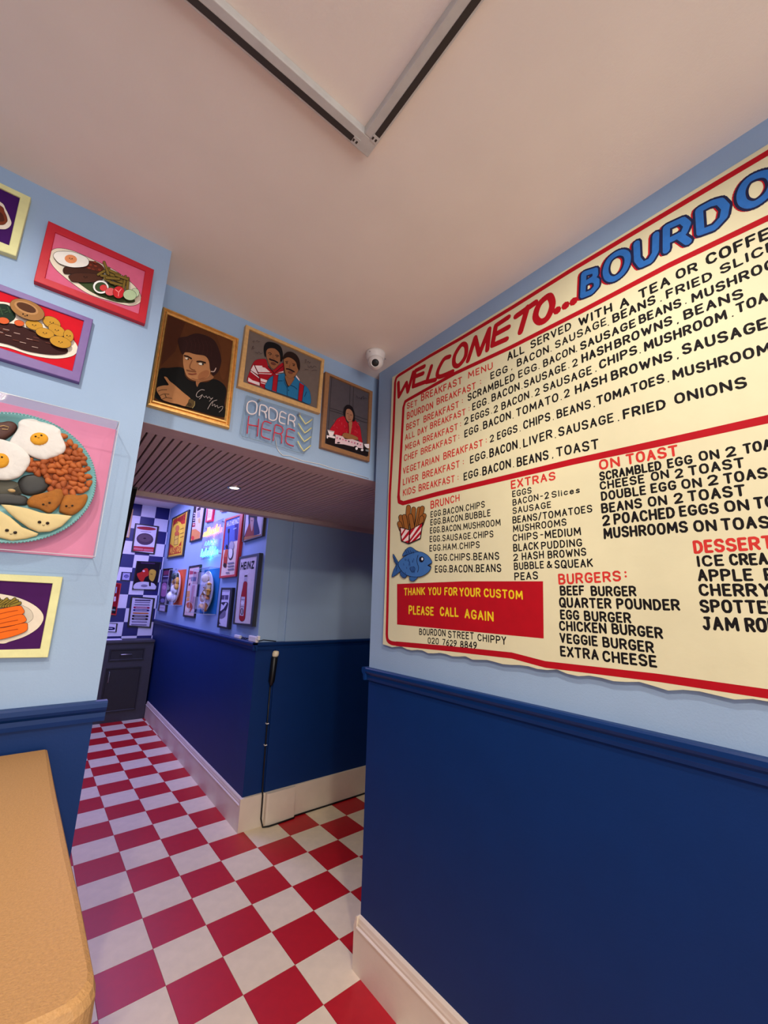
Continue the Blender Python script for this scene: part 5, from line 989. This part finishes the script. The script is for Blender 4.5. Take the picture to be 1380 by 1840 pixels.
# lit neon sign: three lines of handwriting
ns = thing('neon_sign', 'lit handwriting neon sign in yellow, blue and turquoise on corridor wall', 'sign', (XC, 1.1, 1.93))
def glow(name, rgb, st): return mat(name, (60, 60, 60), 0.4, vary=0, emit=rgb, estr=st)
NE = [glow('neon_glow_yellow', (1.0, 0.32, 0.10), 3.2), glow('neon_glow_blue', (0.10, 0.25, 1.0), 3.2), glow('neon_glow_turquoise', (0.12, 0.85, 1.0), 3.5)]
def script_line(y_a, y_b, z, h, n, mt_, nm, seed):
    r_ = random.Random(seed); pts = []
    for k in range(n):
        y_ = y_a + (y_b - y_a) * k / n; w1 = (y_b - y_a) / n; hh = h * (1.0 if r_.random() < 0.4 else 0.55)
        pts += [(y_, z), (y_ + w1 * 0.35, z + hh), (y_ + w1 * 0.6, z + hh * 0.95), (y_ + w1 * 0.5, z + hh * 0.1), (y_ + w1 * 0.85, z)]
    q = catmull(pts, False, 3)
    b = MB(); b.tube([(XC - 0.035, p[0], p[1]) for p in q], 0.0042, mt_, 6); b.build(nm, ns, smooth=True)
script_line(1.40, 0.87, 2.145, 0.075, 9, NE[0], 'yellow_neon_line', 2)
script_line(1.31, 0.97, 2.040, 0.070, 4, NE[1], 'blue_neon_line', 5)
script_line(1.40, 0.92, 1.935, 0.070, 7, NE[2], 'turquoise_neon_line', 8)
q = MB(); q.face([(XC - 0.02, 0.82, 1.90), (XC - 0.02, 1.45, 1.90), (XC - 0.02, 1.45, 2.27), (XC - 0.02, 0.82, 2.27)], M_ACRYL); q.build('acrylic_panel', ns)
for y_ in (0.86, 1.41):
    for z_ in (1.93, 2.24): MB().box((XC - 0.022, y_ - 0.006, z_ - 0.006), (XC, y_ + 0.006, z_ + 0.006), M_STEEL).build('stand_off_screw', ns)
for nm, loc, en, col in (('neon_pink_glow', (XC - 0.012, 1.13, 2.18), 1.5, (1.0, 0.10, 0.60)), ('neon_blue_glow', (XC - 0.012, 1.14, 2.07), 1.3, (0.15, 0.2, 1.0)), ('neon_turquoise_glow', (XC - 0.012, 1.16, 1.965), 2.6, (0.1, 0.85, 1.0))):
    l_ = lamp(nm, 'POINT', loc, en, col, None, 0.02)

# posters on the chequered end wall
def a_pie(A):
    A.ell(955, 800, 200, 36, (168, 56, 66), 5); A.line([(840, 858), (1050, 878)], 8, (90, 60, 110)); A.ell(925, 1020, 172, 120, (84, 64, 84), 4, 6, (40, 26, 44)); A.ell(925, 1000, 140, 80, (104, 82, 96), 4); A.ell(920, 1005, 30, 14, (50, 36, 50))
    A.poly([(695, 1160), (1120, 1190), (1100, 1285), (680, 1260)], (186, 52, 60)); A.k += 1; A.line([(710, 1215), (870, 1232)], 40, (214, 120, 130)); A.line([(910, 1240), (1080, 1248)], 36, (214, 120, 130))
small('poster', 'white poster with a dark pie and red bands, black frame', 'poster', 1, YB, -1, 'K1', [(725, 690), (1220, 755), (1125, 1335), (640, 1280)], 0.14, 0.02, M_FBLK, (226, 220, 236), a_pie, GE)
def a_bott(A):
    A.blob([(760, 130), (850, 90), (900, 30), (980, 20), (1000, 150), (930, 200), (880, 290), (810, 250)], (190, 44, 34), 6, (90, 16, 14)); A.ell(900, 70, 26, 20, (240, 200, 200)); A.blob([(1020, 60), (1080, 35), (1150, 70), (1140, 170), (1090, 280), (1020, 240), (1010, 150)], (206, 166, 60), 6, (90, 60, 20)); A.line([(1040, 130), (1080, 140)], 12, (60, 30, 16))
    A.ell(970, 260, 56, 34, (14, 10, 16)); A.blob([(700, 430), (700, 360), (760, 310), (900, 290), (1060, 310), (1130, 350), (1135, 440)], (206, 204, 216)); A.line([(700, 432), (1135, 446)], 12, (206, 204, 216)); A.ell(910, 375, 70, 28, (130, 124, 150)); A.poly([(1005, 300), (1050, 290), (1045, 385), (1010, 380)], (20, 14, 22))
    A.line([(850, -100), (1120, -85)], 26, (70, 48, 84))
small('poster', 'black poster with a red and a yellow sauce bottle figure', 'poster', 1, YB, -1, 'K2', [(758, -140), (1262, -115), (1160, 462), (660, 450)], 0.06, 0.02, M_FBLK, (22, 14, 26), a_bott, GE)
def a_list(A):
    for y0, c_, w1 in [(672, (70, 60, 90), 30), (715, (120, 112, 140), 22), (765, (110, 104, 130), 24), (822, (150, 16, 70), 40), (876, (40, 44, 110), 40), (938, (190, 110, 60), 30), (996, (40, 30, 34), 44), (1055, (30, 24, 34), 40), (1115, (130, 124, 150), 24), (1175, (120, 112, 140), 24)]:
        sh = (y0 - 672) * 0.16; A.line([(730 - sh, y0), (1030 - sh, y0 + 8)], w1, c_)
        if w1 >= 40: A.line([(760 - sh, y0 + 1), (990 - sh, y0 + 7)], 12, (200, 190, 206))
small('poster', 'pale list notice with coloured bands in black frame, lowest', 'poster', 1, YB, -1, 'K2', [(640, 590), (1135, 630), (1045, 1245), (560, 1215)], 0.14, 0.02, M_FBLK, (208, 204, 222), a_list, GE)
def a_logo(A):
    A.ell(542, 178, 66, 52, (196, 190, 222), 0); A.ell(542, 178, 52, 40, (50, 48, 130), 0)
    for y in (155, 178, 200): A.line([(505, y), (580, y + 3)], 8, (180, 174, 214))
small('poster', 'small square badge poster in navy frame left of bottle poster', 'poster', 1, YB, -1, 'K2', [(445, 85), (660, 95), (625, 275), (415, 260)], 0.3, 0.015, mat('navy_frame', (14, 12, 60), 0.4), (176, 170, 214), a_logo, GE)
def a_red(A):
    A.poly([(330, 400), (350, 395), (335, 520), (310, 530)], (150, 190, 210)); A.poly([(290, 600), (325, 595), (320, 690), (280, 700)], (230, 210, 214)); A.poly([(260, 800), (330, 810), (315, 950), (240, 940)], (30, 26, 30)); A.line([(250, 870), (300, 875)], 34, (120, 150, 140))
    A.line([(385, 420), (345, 750)], 22, (110, 10, 24))
small('poster', 'red poster with pale marks, cut off by the left wall edge', 'poster', 1, YB, -1, 'K2', [(60, 270), (440, 330), (330, 985), (-50, 940)], 0.1, 0.02, mat('bright_red_frame', (196, 20, 30), 0.4), (150, 14, 30), a_red, GE)
small('poster', 'small black-framed card above the worktop, bottom left', 'poster', 1, YB, -1, 'K2', [(0, 1130), (365, 1152), (340, 1332), (-30, 1310)], 0.16, 0.015, M_FBLK, (226, 222, 236), lambda A: (A.blob([(100, 1230), (220, 1225), (300, 1240), (280, 1285), (100, 1280)], (22, 22, 70)), A.line([(150, 1250), (250, 1256)], 12, (214, 210, 230))), GE)
small('poster', 'cream poster at the far left behind the black curtain', 'poster', 1, YB, -1, 'K1', [(150, 330), (688, 400), (598, 990), (60, 920)], 0.1, 0.02, M_OAK, (206, 186, 170), None, GE)

# black curtain strip hanging from the soffit on the corridor's left side
tp = at(247.5, 872, 1, -0.34); bt = at(196, 1100, 1, -0.34); ztop = ZS
b = MB(); n_ = 10; rows = []
for side in (0, 1):
    for k in range(n_ + 1):
        f = k / n_; z_ = ztop + (bt.z - 0.05 - ztop) * f; xr = tp.x + (bt.x - tp.x) * (ztop - z_) / (ztop - bt.z)
        xr = max(xr, XL + 0.015 + 0.0)
        rows.append([Vector((XL + 0.004 + (xr - XL - 0.004) * j / 12, -0.34 + (0.004 if side else -0.004) + math.sin(j * 1.9) * 0.006 * (1 if j < 12 else 0.5), z_)) for j in range(13)])
ring_rows = []
for k in range(n_ + 1): ring_rows.append(rows[k] + list(reversed(rows[n_ + 1 + k])))
M_CURT = mat('black_cloth', (14, 12, 16), 0.9, bump=0.3)
t = thing('curtain', 'black cloth curtain drawn aside at the corridor edge', 'curtain', (XL + 0.02, -0.34, 0.3))
MB().loft(ring_rows, M_CURT).build('cloth', t, smooth=False)
MB().box((XL, -0.349, ZS - 0.012), (tp.x, -0.331, ZS), M_BLACK).build('rail', t)

# grey cabinet run and its worktop
cb_ = thing('cabinet', 'charcoal cabinet with one drawer and one door under worktop', 'cabinet', (0.36, 3.09, 0))
yf = 3.09
MB().box((0.09, yf + 0.004, 0.0), (0.632, YB, 0.925), M_GREY).build('body', cb_)
fr_ = MB()
for a_, b_ in (((0.09, yf, 0.855), (0.632, yf + 0.004, 0.925)), ((0.09, yf, 0.0), (0.632, yf + 0.004, 0.115)), ((0.09, yf, 0.632), (0.632, yf + 0.004, 0.712)), ((0.09, yf, 0.115), (0.137, yf + 0.004, 0.632)), ((0.09, yf, 0.712), (0.145, yf + 0.004, 0.855)), ((0.528, yf, 0.115), (0.632, yf + 0.004, 0.632)), ((0.535, yf, 0.712), (0.632, yf + 0.004, 0.855))): fr_.box(a_, b_, M_GREY)
fr_.build('face_frame', cb_)
def panel(name, x0, x1, z0, z1):
    p = MB(); r = []
    for i_, d in ((0, 0.0), (0, -0.016), (0.012, -0.016), (0.018, -0.009), (0.03, -0.009)): r.append([Vector((x_, yf + 0.003 + d, z_)) for x_, z_ in ((x0 + i_, z0 + i_), (x1 - i_, z0 + i_), (x1 - i_, z1 - i_), (x0 + i_, z1 - i_))])
    return p.loft(r, M_GREYD).build(name, cb_)
dr = panel('drawer', 0.147, 0.533, 0.714, 0.853); do = panel('door', 0.139, 0.526, 0.117, 0.630)
def handle(p0, p1, par):
    d = Vector((0, -0.028, 0)); a_, b_ = Vector(p0), Vector(p1)
    MB().tube([a_, a_ + d, a_.lerp(b_, 0.02) + d * 1.05, b_.lerp(a_, 0.02) + d * 1.05, b_ + d, b_], 0.005, M_STEEL, 8).build('handle', par, smooth=True)
handle((0.268, yf - 0.006, 0.788), (0.388, yf - 0.006, 0.788), dr); handle((0.178, yf - 0.006, 0.59), (0.178, yf - 0.006, 0.47), do)
cb2 = thing('cabinet', 'charcoal cabinet mostly hidden at the left of the other', 'cabinet', (-0.17, 3.09, 0))
MB().box((XL, yf, 0.0), (0.088, YB, 0.925), M_GREY).build('body', cb2); MB().box((XL + 0.04, yf - 0.014, 0.117), (0.04, yf, 0.853), M_GREYD).build('door', cb2)
tag(MB().box((XL + 0.001, yf - 0.022, 0.9255), (0.634, YB, 0.955), M_GREY).build('worktop', bevel=0.003), 'dark grey worktop on the cabinets against the chequered wall', 'worktop')
tag(MB().box((-0.05, 3.16, 0.9555), (0.27, 3.33, 0.962), paint((226, 224, 240))).build('paper_sheet', bevel=0.001), 'white sheet lying on the left of the dark worktop', 'paper')

# recessed downlight in the slatted soffit, and an added unseen fill spot further along the passage
def downlight(x_, y_, label):
    d = thing('downlight', label, 'ceiling light', (x_, y_, ZS))
    R_ = lambda r_, z_: [Vector((x_ + r_ * math.cos(k * PI / 12), y_ + r_ * math.sin(k * PI / 12), z_)) for k in range(24)]
    MB().loft([R_(0.040, ZS), R_(0.040, ZS - 0.004), R_(0.028, ZS - 0.005), R_(0.026, ZS - 0.001)], M_STEEL, capa=False, capb=False).build('rim', d, smooth=True)
    MB().loft([R_(0.0265, ZS - 0.0035), R_(0.0265, ZS - 0.001)], glow('downlight_glow', (1.0, 0.86, 0.62), 5)).build('bulb', d)
    lamp('downlight_lamp', 'SPOT', (x_, y_, ZS - 0.012), 9, WARM, (x_, y_, 0), 0.02, 110, 0.8)
downlight(0.185, -0.783, 'small lit round downlight in the slatted soffit')
lamp('passage_fill_lamp', 'SPOT', (1.52, -0.62, ZS - 0.012), 8, WARM, (1.45, -0.55, 0), 0.02, 100, 0.8)  # fill spot without a fitting, hidden by the right wall

# black sleeve, cream cap and cable, thickened to imitate groove shade, in the corner of the passage
t = thing('cable_sleeve', 'slim black sleeve with cream plug top fixed below the blue rail', 'cable sleeve', (0.795, YC, 0.92))
R2 = lambda x_, r_, z_: [Vector((x_ + r_ * math.cos(k * PI / 8), YC - 0.026 + r_ * math.sin(k * PI / 8), z_)) for k in range(16)]
MB().loft([R2(0.786, 0.008, 0.90), R2(0.788, 0.022, 0.93), R2(0.797, 0.024, 1.095), R2(0.798, 0.020, 1.10)], M_BLACK).build('sleeve', t, smooth=True)
MB().loft([R2(0.800, 0.018, 1.100), R2(0.801, 0.023, 1.108), R2(0.803, 0.024, 1.125), R2(0.804, 0.020, 1.138), R2(0.802, 0.010, 1.142)], mat('cream_plug', (240, 222, 190), 0.4)).build('cap', t, smooth=True)
cab = [(0.785, YC - 0.018, 0.92), (0.786, YC - 0.016, 0.6), (0.789, YC - 0.016, 0.35), (0.790, YC - 0.020, 0.22), (0.790, YC - 0.032, 0.19), (0.792, YC - 0.030, 0.05), (0.800, YC - 0.050, 0.006), (0.84, YC - 0.062, 0.005), (0.95, YC - 0.060, 0.005), (1.03, YC - 0.056, 0.005), (1.045, YC - 0.036, 0.006), (1.3, YC - 0.036, 0.005), (1.7, YC - 0.034, 0.005), (1.9, YC - 0.034, 0.005)]
tag(MB().tube(cab, 0.0055, M_BLACK, 6).build('cable', smooth=True), 'black cable, thickened for corner shade, running down from the sleeve and along the skirting', 'cable')
for z_ in (0.505, 0.645):
    tag(MB().box((0.779, YC - 0.022, z_ - 0.003), (0.797, YC, z_ + 0.003), M_WHITE).build('cable_clip', bevel=0.001), 'small white clip holding the black cable, %s' % ('lower of the two' if z_ < 0.6 else 'upper of the two'), 'clip', 'cable clips')
# things on the ledge of the blue rail
LZ = 1.2052
t = thing('power_adaptor', 'white plug adaptor with thin dark lead on the blue ledge corner', 'adaptor', (0.64, -0.15, LZ))
MB().box((0.634, -0.235, LZ), (0.657, -0.09, LZ + 0.042), M_WHITE).build('body', t, bevel=0.006)
MB().box((0.636, -0.262, LZ + 0.020), (0.655, -0.235, LZ + 0.048), M_WHITE).build('plug', t, bevel=0.003)
MB().tube([(0.645, -0.21, LZ + 0.012), (0.650, -0.216, LZ + 0.006), (0.70, -0.212, LZ + 0.016), (0.74, -0.212, LZ + 0.012), (0.785, -0.214, LZ + 0.006), (0.80, -0.216, LZ + 0.004)], 0.0035, M_BLACK, 6).build('lead', t, smooth=True)
tag(MB().box((0.634, 0.09, LZ), (0.656, 0.21, LZ + 0.026), M_WHITE).build('power_box', bevel=0.006), 'small white box on the blue ledge under the HEINZ poster', 'box')
pts = [(0.645 + 0.006 * math.sin(k * 1.3), 0.07 - k * 0.0065, LZ + 0.006 + 0.012 * abs(math.sin(k * 0.9))) for k in range(22)]
tag(MB().tube(pts, 0.004, mat('dark_blue_cable', (18, 24, 60), 0.5), 6).build('cable', smooth=True), 'dark coiled lead between the two white boxes on the ledge', 'cable')

# ---- tan high counter in the foreground, against the left wall
ct = thing('counter', 'high tan counter with rounded front corner in the foreground', 'counter', (-0.9, -2.1, 0))
zt = 1.10
top = [(-1.45, YL - 0.027), (-0.525, YL - 0.027), (-0.512, -2.03), (-0.500, -2.31), (-0.494, -2.43), (-0.489, -2.585)] + [(-0.489 - 0.03 + 0.03 * math.cos(k * PI / 10), -2.590 - 0.03 * math.sin(k * PI / 10)) for k in range(1, 6)] + [(-1.45, -2.62)]
rg_ = []
for i_, z_ in ((0.010, zt - 0.045), (0.0, zt - 0.040), (0.0, zt - 0.012), (0.004, zt - 0.004), (0.012, zt)):
    cen = Vector((-0.95, -2.15, 0)); r = []
    for x_, y_ in top:
        v_ = (Vector((x_, y_, 0)) - cen); r.append(cen + v_ * (1 - i_ / v_.length) + Vector((0, 0, z_)))
    rg_.append(r)
MB().loft(rg_, M_TAN).build('top', ct)
MB().box((-1.40, -2.55, 0.0), (-0.56, YL - 0.022, zt - 0.046), mat('tan_counter_panel', (140, 104, 70), 0.6, vary=0.1, nscale=200)).build('base_panel', ct)
